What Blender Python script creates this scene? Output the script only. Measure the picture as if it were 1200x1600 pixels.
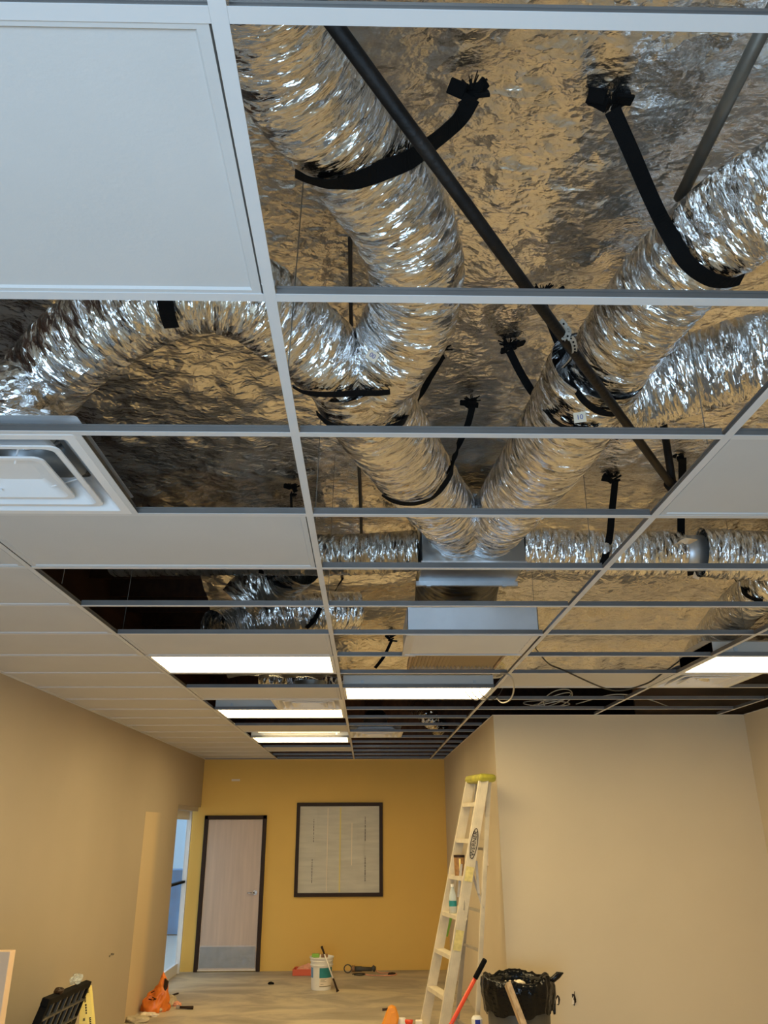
import bpy, bmesh, math, random
from mathutils import Vector, Matrix, noise
from mathutils.bvhtree import BVHTree
random.seed(7)
for o in list(bpy.data.objects): bpy.data.objects.remove(o)
SC = bpy.context.scene
COL = SC.collection
PI = math.pi

# ------------------------------------------------------------------ camera
CAMZ = 1.928
F_PX, PITCH, YAW, ROLL = 1224.14, .3832, .0223, -.0042
_cp, _sp, _cy, _sy = math.cos(PITCH), math.sin(PITCH), math.cos(YAW), math.sin(YAW)
FW = Vector((_sy*_cp, _cy*_cp, _sp)); _rt = Vector((_cy, -_sy, 0)); _up = _rt.cross(FW)
RT = _rt*math.cos(ROLL) + _up*math.sin(ROLL); UP = _up*math.cos(ROLL) - _rt*math.sin(ROLL)
CAM = Vector((0, 0, CAMZ))
cd = bpy.data.cameras.new('camera'); cam = bpy.data.objects.new('camera', cd); COL.objects.link(cam)
m = Matrix((RT, UP, -FW)).transposed().to_4x4(); m.translation = CAM
cam.matrix_world = m
cd.sensor_fit = 'HORIZONTAL'; cd.sensor_width = 36; cd.lens = 36*F_PX/1200; cd.clip_start = .02
SC.camera = cam
# ------------------------------------------------------------------ light
VS = SC.view_settings
VS.view_transform = 'Standard'; VS.look = 'None'; VS.gamma = 1; VS.use_curve_mapping = False
VS.exposure = 0.0
W = bpy.data.worlds.new('sky'); SC.world = W; W.use_nodes = True
bg = W.node_tree.nodes['Background']; bg.inputs[0].default_value = (.55, .78, 1, 1); bg.inputs[1].default_value = 1.3
WINDOW_W = 120; LAMP = 17.5; LAMP_COL = (1, .78, .41); WINDOW_COL = (.50, .73, 1)
def area(name, loc, rot, sx, sy, power, color):
    l = bpy.data.lights.new(name, 'AREA'); l.shape = 'RECTANGLE'; l.size = sx; l.size_y = sy
    l.energy = power; l.color = color
    o = bpy.data.objects.new(name, l); COL.objects.link(o); o.location = loc; o.rotation_euler = rot
    return o
area('daylight_storefront', (-.6, -1.22, 1.1), (PI/2, 0, 0), 2.0, 1.5, WINDOW_W, WINDOW_COL)

# ------------------------------------------------------------------ rays: pixel + a real height / depth / plane -> world point
def ray(px, py): return RT*((px-600)/F_PX) + UP*((800-py)/F_PX) + FW
def ah(px, py, h):
    d = ray(px, py); return CAM + d*(h/d.z)
def ay(px, py, y):
    d = ray(px, py); return CAM + d*(y/d.y)
def ax(px, py, x):
    d = ray(px, py); return CAM + d*(x/d.x)

# ------------------------------------------------------------------ materials
def nm(name):
    m = bpy.data.materials.new(name); m.use_nodes = True
    return m, m.node_tree.nodes, m.node_tree.links, m.node_tree.nodes['Principled BSDF']
def mat(name, col, rough=.6, metal=0, bump=0, bscale=40, var=0, vscale=3, spec=.5, coat=0, stretch=(1, 1, 1), detail=4):
    m, N, L, P = nm(name)
    P.inputs['Base Color'].default_value = (*col, 1); P.inputs['Roughness'].default_value = rough
    P.inputs['Metallic'].default_value = metal; P.inputs['Specular IOR Level'].default_value = spec
    P.inputs['Coat Weight'].default_value = coat
    tc = N.new('ShaderNodeTexCoord'); mp = N.new('ShaderNodeMapping'); mp.inputs['Scale'].default_value = stretch
    L.new(tc.outputs['Object'], mp.inputs['Vector'])
    nz = N.new('ShaderNodeTexNoise'); nz.inputs['Scale'].default_value = vscale; nz.inputs['Detail'].default_value = detail
    L.new(mp.outputs[0], nz.inputs['Vector'])
    rp = N.new('ShaderNodeValToRGB'); rp.color_ramp.elements[0].position = .3; rp.color_ramp.elements[1].position = .7
    v = max(var, .02)
    rp.color_ramp.elements[0].color = (*[c*(1-v) for c in col], 1)
    rp.color_ramp.elements[1].color = (*[min(1, c*(1+v)) for c in col], 1)
    L.new(nz.outputs['Fac'], rp.inputs[0]); L.new(rp.outputs[0], P.inputs['Base Color'])
    if bump:
        n2 = N.new('ShaderNodeTexNoise'); n2.inputs['Scale'].default_value = bscale; n2.inputs['Detail'].default_value = 3
        L.new(mp.outputs[0], n2.inputs['Vector'])
        b = N.new('ShaderNodeBump'); b.inputs['Strength'].default_value = bump; b.inputs['Distance'].default_value = .01
        L.new(n2.outputs['Fac'], b.inputs['Height']); L.new(b.outputs[0], P.inputs['Normal'])
    return m
def foil(name, col, rough, layers, uv=False, uvscale=(1, 1, 1), dirt=0, warp=.05, warpscale=3, crease=0):
    """crumpled foil: each voronoi cell is one flat facet with its own tilt"""
    m, N, L, P = nm(name)
    P.inputs['Metallic'].default_value = 1; P.inputs['Roughness'].default_value = rough
    P.inputs['Base Color'].default_value = (*col, 1)
    tc = N.new('ShaderNodeTexCoord'); mp = N.new('ShaderNodeMapping'); mp.inputs['Scale'].default_value = uvscale
    L.new(tc.outputs['UV' if uv else 'Object'], mp.inputs['Vector'])
    nz = N.new('ShaderNodeTexNoise'); nz.inputs['Scale'].default_value = warpscale; nz.inputs['Detail'].default_value = 3
    L.new(mp.outputs[0], nz.inputs['Vector'])
    sc = N.new('ShaderNodeVectorMath'); sc.operation = 'SCALE'; sc.inputs['Scale'].default_value = warp
    L.new(nz.outputs['Color'], sc.inputs[0])
    ad = N.new('ShaderNodeVectorMath'); ad.operation = 'ADD'; L.new(mp.outputs[0], ad.inputs[0]); L.new(sc.outputs[0], ad.inputs[1])
    geo = N.new('ShaderNodeNewGeometry'); cur = geo.outputs['Normal']
    for scale, amp in layers:
        vo = N.new('ShaderNodeTexVoronoi'); vo.inputs['Scale'].default_value = scale
        L.new(ad.outputs[0], vo.inputs['Vector'])
        sb = N.new('ShaderNodeVectorMath'); sb.operation = 'SUBTRACT'; sb.inputs[1].default_value = (.5, .5, .5)
        L.new(vo.outputs['Color'], sb.inputs[0])
        s2 = N.new('ShaderNodeVectorMath'); s2.operation = 'SCALE'; s2.inputs['Scale'].default_value = amp
        L.new(sb.outputs[0], s2.inputs[0])
        a2 = N.new('ShaderNodeVectorMath'); a2.operation = 'ADD'; L.new(cur, a2.inputs[0]); L.new(s2.outputs[0], a2.inputs[1])
        cur = a2.outputs[0]
    no = N.new('ShaderNodeVectorMath'); no.operation = 'NORMALIZE'; L.new(cur, no.inputs[0])
    b = N.new('ShaderNodeBump'); b.inputs['Strength'].default_value = .35; b.inputs['Distance'].default_value = .006
    n3 = N.new('ShaderNodeTexNoise'); n3.inputs['Scale'].default_value = layers[-1][0]*1.3; n3.inputs['Detail'].default_value = 2
    L.new(ad.outputs[0], n3.inputs['Vector']); L.new(n3.outputs['Fac'], b.inputs['Height']); L.new(no.outputs[0], b.inputs['Normal'])
    if crease:    # sharp ridge lines between the flats
        for sc_, st_ in ((9, 1), (24, .8), (60, .6)):
            n5 = N.new('ShaderNodeTexNoise'); n5.inputs['Scale'].default_value = sc_; n5.inputs['Detail'].default_value = 2
            L.new(mp.outputs[0], n5.inputs['Vector'])
            m1 = N.new('ShaderNodeMath'); m1.operation = 'SUBTRACT'; m1.inputs[1].default_value = .5; L.new(n5.outputs['Fac'], m1.inputs[0])
            m2 = N.new('ShaderNodeMath'); m2.operation = 'ABSOLUTE'; L.new(m1.outputs[0], m2.inputs[0])
            b2 = N.new('ShaderNodeBump'); b2.invert = True; b2.inputs['Strength'].default_value = crease*st_; b2.inputs['Distance'].default_value = .25/sc_
            L.new(m2.outputs[0], b2.inputs['Height']); L.new(b.outputs[0], b2.inputs['Normal']); b = b2
    L.new(b.outputs[0], P.inputs['Normal'])
    if dirt:
        n4 = N.new('ShaderNodeTexNoise'); n4.inputs['Scale'].default_value = 2.2; n4.inputs['Detail'].default_value = 6
        L.new(tc.outputs['Object'], n4.inputs['Vector'])
        rp = N.new('ShaderNodeValToRGB'); rp.color_ramp.elements[0].position = .35; rp.color_ramp.elements[1].position = .62
        rp.color_ramp.elements[0].color = (*[c*(1-dirt) for c in col], 1); rp.color_ramp.elements[1].color = (*col, 1)
        L.new(n4.outputs['Fac'], rp.inputs[0]); L.new(rp.outputs[0], P.inputs['Base Color'])
    return m
def emit(name, col, s):
    m, N, L, P = nm(name)
    P.inputs['Base Color'].default_value = (.8, .8, .78, 1)
    P.inputs['Emission Color'].default_value = (*col, 1); P.inputs['Emission Strength'].default_value = s
    return m
def glassy(name, col=(1, 1, 1), rough=.0, alpha=.15):
    m, N, L, P = nm(name)
    P.inputs['Base Color'].default_value = (*col, 1); P.inputs['Roughness'].default_value = rough
    P.inputs['Alpha'].default_value = alpha
    return m
M = {}
M['foil_deck'] = foil('foil_deck', (.86, .84, .81), .27, [(3.2, .09), (9, .15), (24, .13)], warp=.03, warpscale=4, uvscale=(1, 1.4, 1), dirt=.10, crease=.8)
M['foil_duct'] = foil('foil_duct', (.86, .86, .86), .16, [(1, .55), (2.4, .60), (5, .45)], uv=True, uvscale=(42, 9, 1), warp=.8, warpscale=.8)
M['foil_shaded'] = foil('foil_shaded', (.50, .48, .44), .2, [(1, .45), (2.4, .5), (5, .3)], uv=True, uvscale=(36, 8, 1), warp=.8, warpscale=1.2)  # darker copy of the duct foil, shade of the left bays in its colour
M['sheet_metal'] = mat('sheet_metal', (.46, .49, .51), .36, 1, .05, 6, .12, 5)
M['bright_metal'] = mat('bright_metal', (.74, .77, .80), .45, .85, .05, 8, .08, 4)
M['dark_sleeve'] = foil('dark_sleeve', (.22, .22, .21), .35, [(1, .35), (3, .2)], uv=True, uvscale=(18, 5, 1), warp=.8, warpscale=1.2)
M['strap'] = mat('strap', (.004, .004, .004), .85, 0, .3, 400, spec=.15)
M['pipe'] = mat('pipe', (.010, .007, .005), .55, 0, .2, 60, .5, 14, spec=.25)
M['conduit'] = mat('conduit', (.16, .145, .12), .5, .5, .1, 30, .2, 8)
M['tile'] = mat('tile', (.60, .59, .575), .9, 0, .05, 120, .015, 3)
M['grid'] = mat('grid', (.66, .66, .66), .45, 0, 0, 40, .02, 4)
M['web'] = mat('web', (.19, .18, .17), .35, .35, 0, 40, .1, 6)
M['white_metal'] = mat('white_metal', (.82, .82, .82), .38, 0, 0, 40, .02, 3)
M['housing'] = mat('housing', (.55, .54, .50), .45, .3, 0, 40, .05, 3)
M['lens'] = emit('lens', LAMP_COL, LAMP)
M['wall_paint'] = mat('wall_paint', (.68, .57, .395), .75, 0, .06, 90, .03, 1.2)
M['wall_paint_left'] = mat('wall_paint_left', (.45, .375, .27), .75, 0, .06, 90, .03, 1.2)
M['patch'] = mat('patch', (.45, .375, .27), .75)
def patch_mat():   # paler tan fading to the wall colour towards the glazed door
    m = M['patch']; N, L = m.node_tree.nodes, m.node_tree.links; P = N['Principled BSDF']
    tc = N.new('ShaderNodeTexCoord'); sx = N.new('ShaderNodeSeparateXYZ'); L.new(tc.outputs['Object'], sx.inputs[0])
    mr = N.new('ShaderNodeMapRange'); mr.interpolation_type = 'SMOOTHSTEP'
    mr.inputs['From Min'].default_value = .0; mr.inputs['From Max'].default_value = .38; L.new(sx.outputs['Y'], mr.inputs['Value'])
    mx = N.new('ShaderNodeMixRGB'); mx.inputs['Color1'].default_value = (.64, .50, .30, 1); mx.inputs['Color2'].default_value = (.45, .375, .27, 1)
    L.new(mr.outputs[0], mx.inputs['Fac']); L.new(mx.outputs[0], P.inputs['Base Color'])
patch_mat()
M['yellow_paint'] = mat('yellow_paint', (.80, .51, .12), .7, 0, .06, 90, .03, 1.2)
M['black'] = mat('black', (.006, .006, .006), .7, spec=.08)
M['dark'] = mat('dark', (.03, .02, .015), .8, 0, 0, 40, .3, 4)
M['bronze'] = mat('bronze', (.035, .018, .009), .5, 0, 0, 40, .1, 6, spec=.2)
M['alu'] = mat('alu', (.50, .48, .50), .4, .5)
M['paper'] = mat('paper', (.64, .60, .49), .7, 0, .2, 25, .10, 4, stretch=(.5, 1, 4))
M['tape_yellow'] = mat('tape_yellow', (.85, .70, .22), .6)
M['door_face'] = mat('door_face', (.60, .47, .38), .6, 0, .05, 12, .08, 3, stretch=(6, 1, .4))
M['kick'] = mat('kick', (.22, .22, .21), .35, .7, .3, 30, .2, 9)
M['film'] = glassy('film', (.9, .9, .9), .2, .28)
M['chrome'] = mat('chrome', (.5, .48, .45), .25, 1)
M['glass'] = glassy('glass', (.85, .92, 1), .0, .12)
M['cream'] = mat('cream', (.86, .74, .56), .7)
M['cream_warm'] = mat('cream_warm', (.86, .62, .40), .7)
M['white_plastic'] = mat('white_plastic', (.82, .78, .68), .42, 0, 0, 40, .03, 5)
M['teal'] = mat('teal', (.02, .22, .22), .5, 0, 0, 40, .15, 8)
M['blue_label'] = mat('blue_label', (.16, .32, .50), .5, 0, 0, 40, .15, 8)
M['olive'] = mat('olive', (.20, .17, .07), .6)
M['green'] = mat('green', (.25, .50, .07), .7)
M['orange'] = mat('orange', (.90, .33, .02), .4)
M['red'] = mat('red', (.78, .07, .02), .33)
M['redtray'] = mat('redtray', (.72, .12, .04), .5)
M['salmon'] = mat('salmon', (.80, .36, .22), .6, 0, .4, 60, .2, 20)
M['bag_black'] = mat('bag_black', (.005, .005, .005), .14, 0, 1, 22, .2, 5, spec=.25)
M['slat_grey'] = mat('slat_grey', (.05, .05, .047), .4)
M['bin'] = mat('bin', (.075, .07, .055), .5, 0, .05, 20, .1, 5)
M['board'] = mat('board', (.42, .29, .16), .7, 0, .2, 30, .3, 6, stretch=(8, 8, .6))
M['wood'] = mat('wood', (.085, .034, .012), .75, 0, .2, 20, .3, 2.5, stretch=(6, .6, 3))
M['ply'] = mat('ply', (.22, .10, .03), .75, 0, .1, 20, .3, 2, stretch=(1, 4, 4))
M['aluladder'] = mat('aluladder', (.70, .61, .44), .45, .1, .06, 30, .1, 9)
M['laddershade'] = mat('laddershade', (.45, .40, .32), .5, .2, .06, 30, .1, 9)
M['cap_yellow'] = mat('cap_yellow', (.46, .42, .05), .5, 0, .1, 30, .25, 14)
M['sticker'] = mat('sticker', (.70, .58, .22), .6, 0, 0, 30, .15, 30)
M['brown'] = mat('brown', (.30, .15, .05), .5, 0, 0, 40, .3, 30)
M['wire_gray'] = mat('wire_gray', (.45, .42, .36), .5)
M['wire_dark'] = mat('wire_dark', (.035, .03, .025), .5)
M['pet'] = glassy('pet', (.75, .88, .9), .05, .35)
M['blue'] = mat('blue', (.05, .16, .45), .5)
M['print_blue'] = mat('print_blue', (.02, .03, .30), .5)
M['concrete_debris'] = mat('concrete_debris', (.55, .45, .28), .9, 0, .5, 30, .2, 12)
M['filter'] = mat('filter', (.50, .38, .20), .9)
M['tan_grille'] = mat('tan_grille', (.66, .67, .68), .4, .2)
M['sky_panel'] = mat('sky_panel', (.55, .72, .85), .8)
M['blue_wall'] = mat('blue_wall', (.08, .22, .42), .8, 0, 0, 30, .3, 2)
# concrete floor: grey slab with dusty tan skim smeared across it
def floor_mat():
    m, N, L, P = nm('concrete'); P.inputs['Roughness'].default_value = .6
    tc = N.new('ShaderNodeTexCoord'); mp = N.new('ShaderNodeMapping'); mp.inputs['Scale'].default_value = (.7, 1.3, 1)
    L.new(tc.outputs['Object'], mp.inputs['Vector'])
    n = N.new('ShaderNodeTexNoise'); n.inputs['Scale'].default_value = 1.5; n.inputs['Detail'].default_value = 9; n.inputs['Roughness'].default_value = .62
    n.inputs['Distortion'].default_value = .7
    L.new(mp.outputs[0], n.inputs['Vector'])
    r = N.new('ShaderNodeValToRGB'); e = r.color_ramp.elements
    e[0].position = .30; e[0].color = (.32, .27, .19, 1); e[1].position = .70; e[1].color = (.68, .58, .40, 1)
    x = r.color_ramp.elements.new(.46); x.color = (.44, .37, .27, 1); x = r.color_ramp.elements.new(.54); x.color = (.56, .47, .32, 1)
    L.new(n.outputs['Fac'], r.inputs[0])
    # greyer bare slab near the yellow wall
    sx = N.new('ShaderNodeSeparateXYZ'); L.new(tc.outputs['Object'], sx.inputs[0])
    n2 = N.new('ShaderNodeTexNoise'); n2.inputs['Scale'].default_value = .9; n2.inputs['Detail'].default_value = 4; L.new(tc.outputs['Object'], n2.inputs['Vector'])
    ma = N.new('ShaderNodeMath'); ma.operation = 'MULTIPLY_ADD'; L.new(n2.outputs['Fac'], ma.inputs[0]); ma.inputs[1].default_value = 1.2; L.new(sx.outputs['Y'], ma.inputs[2])
    mr = N.new('ShaderNodeMapRange'); mr.inputs['From Min'].default_value = 12.0; mr.inputs['From Max'].default_value = 12.5; L.new(ma.outputs[0], mr.inputs['Value'])
    mix = N.new('ShaderNodeMixRGB'); mix.inputs['Color2'].default_value = (.46, .42, .37, 1)
    m2 = N.new('ShaderNodeMath'); m2.operation = 'MULTIPLY'; m2.inputs[1].default_value = .75; L.new(mr.outputs[0], m2.inputs[0])
    L.new(m2.outputs[0], mix.inputs['Fac']); L.new(r.outputs[0], mix.inputs['Color1']); L.new(mix.outputs[0], P.inputs['Base Color'])
    b = N.new('ShaderNodeBump'); b.inputs['Strength'].default_value = .3; b.inputs['Distance'].default_value = .01
    L.new(n.outputs['Fac'], b.inputs['Height']); L.new(b.outputs[0], P.inputs['Normal'])
    return m
M['floor'] = floor_mat()

# ------------------------------------------------------------------ mesh building
class MB:
    def __init__(s): s.v = []; s.f = []; s.uv = []; s.m = []
    def add(s, vs, fs, mi=0):
        k = len(s.v); s.v += [Vector(v) for v in vs]; s.f += [tuple(k+i for i in f) for f in fs]; s.m += [mi]*len(fs); return s
    def box(s, a, b, mi=0):
        x0, y0, z0 = a; x1, y1, z1 = b
        return s.add([(x0,y0,z0),(x1,y0,z0),(x1,y1,z0),(x0,y1,z0),(x0,y0,z1),(x1,y0,z1),(x1,y1,z1),(x0,y1,z1)],
              [(3,2,1,0),(4,5,6,7),(0,1,5,4),(1,2,6,5),(2,3,7,6),(3,0,4,7)], mi)
    def quad(s, pts, mi=0): return s.add(pts, [tuple(range(len(pts)))], mi)
    def slab(s, pts, off, mi=0):
        n = len(pts); p = [Vector(q) for q in pts]; off = Vector(off); q = [a+off for a in p]
        fs = [tuple(reversed(range(n))), tuple(range(n, 2*n))] + [(i, (i+1) % n, n+(i+1) % n, n+i) for i in range(n)]
        return s.add(p+q, fs, mi)
    def beam(s, p0, p1, w, t, side, mi=0):
        """rectangular bar from p0 to p1: w along side, t along the other axis"""
        p0, p1 = Vector(p0), Vector(p1); d = (p1-p0).normalized(); a = Vector(side); a = (a-d*a.dot(d)).normalized(); b = d.cross(a)
        c = [a*(w/2)*i+b*(t/2)*j for i, j in ((-1,-1),(1,-1),(1,1),(-1,1))]
        return s.add([p0+q for q in c]+[p1+q for q in c], [(3,2,1,0),(4,5,6,7),(0,1,5,4),(1,2,6,5),(2,3,7,6),(3,0,4,7)], mi)
    def tube(s, pts, r, n=10, cap=True, mi=0):
        pts = [Vector(p) for p in pts]; rings = []; fr = frames(pts)
        for i, (p, (t, a, b)) in enumerate(zip(pts, fr)):
            rr = r[i] if isinstance(r, (list, tuple)) else r
            rings.append([p+(a*math.cos(2*PI*k/n)+b*math.sin(2*PI*k/n))*rr for k in range(n)])
        vs = [v for q in rings for v in q]; fs = []
        for i in range(len(pts)-1):
            for k in range(n):
                fs.append((i*n+k, i*n+(k+1) % n, (i+1)*n+(k+1) % n, (i+1)*n+k))
        if cap: fs += [tuple(reversed(range(n))), tuple((len(pts)-1)*n+k for k in range(n))]
        return s.add(vs, fs, mi)
    def lathe(s, prof, c=(0,0,0), n=40, mi=0, close=True, wob=None):
        vs = []; fs = []
        for i, (r, z) in enumerate(prof):
            for k in range(n):
                a = 2*PI*k/n; w = wob(a, z) if wob else 1
                vs.append((c[0]+r*w*math.cos(a), c[1]+r*w*math.sin(a), c[2]+z))
        for i in range(len(prof)-1):
            for k in range(n): fs.append((i*n+k, i*n+(k+1) % n, (i+1)*n+(k+1) % n, (i+1)*n+k))
        if close: fs += [tuple(reversed(range(n))), tuple((len(prof)-1)*n+k for k in range(n))]
        return s.add(vs, fs, mi)
    def build(s, name, mats, parent=None, smooth=False, bevel=0, origin=None):
        me = bpy.data.meshes.new(name); o = bpy.data.objects.new(name, me)
        org = Vector((0,0,0))
        if parent is None:
            if origin is None and s.v:
                xs = [v.x for v in s.v]; ys = [v.y for v in s.v]; zs = [v.z for v in s.v]
                org = Vector(((min(xs)+max(xs))/2, (min(ys)+max(ys))/2, min(zs)))
            elif origin is not None: org = Vector(origin)
            o.location = org
        else:
            org = wpos(parent)
        me.from_pydata([v-org for v in s.v], [], s.f)
        for mm in (mats if isinstance(mats, (list, tuple)) else [mats]): me.materials.append(M[mm] if isinstance(mm, str) else mm)
        for p, mi in zip(me.polygons, s.m): p.material_index = mi
        if smooth: me.polygons.foreach_set('use_smooth', [True]*len(me.polygons))
        bm = bmesh.new(); bm.from_mesh(me); bmesh.ops.recalc_face_normals(bm, faces=bm.faces); bm.to_mesh(me); bm.free()
        if s.uv:
            l = me.uv_layers.new(name='UVMap')
            for lp in me.loops: l.data[lp.index].uv = s.uv[lp.vertex_index]
        if bevel:
            b = o.modifiers.new('bevel', 'BEVEL'); b.width = bevel; b.segments = 2; b.limit_method = 'ANGLE'
        COL.objects.link(o); o.parent = parent
        return o
def wpos(o):
    p = Vector((0,0,0))
    while o is not None: p += o.location; o = o.parent
    return p
def frames(pts):
    n = len(pts); out = []; a = None
    for i in range(n):
        t = (pts[min(i+1, n-1)]-pts[max(i-1, 0)]).normalized()
        if a is None:
            up = Vector((0,0,1)) if abs(t.z) < .9 else Vector((1,0,0)); a = (up-t*up.dot(t)).normalized()
        else: a = (a-t*a.dot(t)).normalized()
        out.append((t, a, t.cross(a)))
    return out
def spline(pts, step=.01):
    """centripetal-ish catmull-rom through the points, resampled evenly"""
    P = [Vector(p) for p in pts]; P = [P[0]*2-P[1]]+P+[P[-1]*2-P[-2]]; d = []
    for i in range(1, len(P)-2):
        for k in range(40):
            t = k/40; a, b, c, e = P[i-1], P[i], P[i+1], P[i+2]
            d.append(.5*((2*b)+(c-a)*t+(2*a-5*b+4*c-e)*t*t+(3*b-a-3*c+e)*t**3))
    d.append(P[-2]); out = [d[0]]; acc = 0
    for a, b in zip(d, d[1:]):
        L = (b-a).length
        if L == 0: continue
        pos = step-acc
        while pos <= L: out.append(a+(b-a)*(pos/L)); pos += step
        acc = (acc+L) % step
    return out
def tag(o, label=None, cat=None, group=None, kind=None):
    if label: o['label'] = label
    if cat: o['category'] = cat
    if group: o['group'] = group
    if kind: o['kind'] = kind
    return o
def thing(name, loc, label, cat, group=None):
    o = bpy.data.objects.new(name, None); COL.objects.link(o); o.location = loc; o.empty_display_size = .1
    return tag(o, label, cat, group)
def struct(name, mb, mats, parent=None, **k):
    o = mb.build(name, mats, parent, **k)
    if parent is None: o['kind'] = 'structure'
    return o
def text(s, size, matrix, mt, parent, name='lettering', depth=.0006):
    cu = bpy.data.curves.new('t', 'FONT'); cu.body = s; cu.size = size; cu.align_x = 'CENTER'; cu.align_y = 'CENTER'; cu.extrude = depth
    t = bpy.data.objects.new('t', cu); COL.objects.link(t)
    me = bpy.data.meshes.new_from_object(t.evaluated_get(bpy.context.evaluated_depsgraph_get()))
    bpy.data.objects.remove(t)
    me.transform(Matrix.Translation(-wpos(parent)) @ matrix); me.materials.clear(); me.materials.append(M[mt])
    o = bpy.data.objects.new(name, me); COL.objects.link(o); o.parent = parent
    return o

# ================================================================== ROOM SHELL
HC = 1.0209; ZC = CAMZ+HC            # grid plane
X0, Y0, S, D = -.204, .7358, 1.2192, .6096
XA, XB, XC, XD, XE = X0, X0+S, X0-S, X0+2*S, X0+3*S
XL, XR, YB, YF, XP, YP = -2.58, 3.72, 13.1, -1.3, 1.238, 7.85
T = lambda j: Y0+D*j
ZTOP = CAMZ+2.35
struct('floor', MB().box((XL-3.2, YF-1, -.1), (XR+.3, YB+.2, 0)), 'floor')
# left wall with the recess and the glazed opening at its far end
OY0, OY1, OZ = 11.52, 13.0, 2.235
NY0, NY1, NZ = 9.86, 10.62, 2.115
w = MB()
w.box((XL-.14, YF, 0), (XL, OY0, ZC))
w.box((XL-.14, OY0, OZ), (XL, YB, ZC))
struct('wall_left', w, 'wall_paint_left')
struct('wall_back', MB().box((XL-.16, YB, 0), (XR+.2, YB+.14, ZC)), 'yellow_paint')
struct('wall_right', MB().box((XR, YF, 0), (XR+.14, YB+.1, ZC)), 'wall_paint')
struct('wall_partition', MB().box((XP, YP, 0), (XR, YP+.12, ZC)).box((XP, YP+.12, 0), (XP+.12, YB, ZC)), 'wall_paint')
w = MB()   # street wall behind the camera, mostly glazing
w.box((XL, YF-.14, 0), (XR, YF, .2)); w.box((XL, YF-.14, 2.3), (XR, YF, ZTOP)); w.box((XL, YF-.14, .2), (-2.25, YF, 2.3)); w.box((.8, YF-.14, .2), (XR, YF, 2.3))
for x in (-1.2,): w.box((x-.04, YF-.1, .2), (x+.04, YF, 2.3))
struct('wall_front', w, 'wall_paint')
# panel set in the left wall, paler on its near half
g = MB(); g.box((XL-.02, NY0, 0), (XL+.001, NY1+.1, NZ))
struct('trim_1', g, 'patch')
# plenum above: wood deck, joists and side boards
struct('ceiling', MB().box((XL-.14, YF-.1, ZTOP), (XR+2.4, YB+.2, ZTOP+.1)), 'wood')
struct('wall_plenum_left', MB().box((XL-.14, YF, ZC+.01), (XL-.02, YB, ZTOP)), 'wood')
struct('wall_plenum_right', MB().box((XR+2.3, YF, ZC+.01), (XR+2.4, YB, ZTOP)).box((XR+.14, YF, ZC-.1), (XR+2.4, YB, ZC)).box((XP+.12, YP+.12, ZC-.1), (XR, YB, ZC-.02)), 'ply')
struct('wall_plenum_back', MB().box((XL-.14, YB, ZC+.01), (XR+2.4, YB+.1, ZTOP)), 'wood')
for i in range(11):
    y = 5.8+i*.61
    o = MB().box((XL, y, ZTOP-.19), (XR+2.2, y+.04, ZTOP)).build('ceiling_joist', 'wood'); o['kind'] = 'structure'
struct('trim_2', MB().box((XR-.9, YP+.5, ZC+.05), (XR+2.2, YP+.54, ZTOP-.2)), 'ply')

# ---- foil faced insulation under the deck
ZF = CAMZ+1.95
def deck_z(x, y):
    p = Vector((x, y, 0))
    z = .05*noise.noise(p*.8)+.020*noise.noise(p*2.1+Vector((5,3,1)))
    z += .016*(1-abs(noise.noise(p*5.5+Vector((2,9,4))))*2)+.008*noise.noise(p*13)
    if y > 4.2:      # farther off the foil sags between joists; slope added to mirror the floor
        z -= .35*max(0, y-5.6)+min(1, (y-4.2)/1.2)*.05*abs(math.sin(PI*(y-.15+.08*noise.noise(Vector((x*1.3, y*.4, 0))))/.61))
    return ZF+z
def foil_sheet(name, x0, x1, y0, y1, st, label):
    nx, ny = int((x1-x0)/st), int((y1-y0)/st); g = MB()
    vs = [(x0+(x1-x0)*i/nx, y0+(y1-y0)*j/ny) for j in range(ny+1) for i in range(nx+1)]
    g.v = [Vector((x, y, deck_z(x, y))) for x, y in vs]
    g.f = [(j*(nx+1)+i, j*(nx+1)+i+1, (j+1)*(nx+1)+i+1, (j+1)*(nx+1)+i) for j in range(ny) for i in range(nx)]
    g.m = [0]*len(g.f)
    o = g.build(name, 'foil_deck', smooth=True)
    return tag(o, label, 'insulation')
foil_sheet('foil_insulation', XL+.02, XR+2.2, -1.25, 5.6, .03, 'crinkled foil faced insulation stretched overhead above the nearest open ceiling bays')
foil_sheet('foil_insulation', -1.30, XR-.1, 5.62, 7.42, .03, 'crinkled foil insulation sloping down beyond the metal filter box, above the far grid rows')

# ================================================================== CEILING GRID
grid = thing('ceiling_grid', (XA, T(0), ZC), 'white metal suspended ceiling grid with many empty openings across the room', 'ceiling grid')
FLW = .0245
def tee(name, p0, p1):
    g = MB(); p0 = Vector(p0); p1 = Vector(p1); d = (p1-p0).normalized(); s = d.cross(Vector((0,0,1)))
    up = Vector((0,0,1))
    g.beam(p0, p1, FLW, .0016, s, 0)
    g.beam(p0+up*.012, p1+up*.012, .0022, .022, s, 1)
    g.beam(p0+up*.0245, p1+up*.0245, .006, .006, s, 1)
    return g.build(name, ['grid', 'web'], grid)
for x, ye in ((XC, T(20)+.15), (XA, T(20)+.15), (XB, T(20)+.15), (XD, YP), (XE, YP)):
    tee('main_tee', (x, -.6, ZC), (x, ye, ZC))
bays = [(XL, XC), (XC, XA), (XA, XB), (XB, XD), (XD, XE)]
h = .0125
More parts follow.
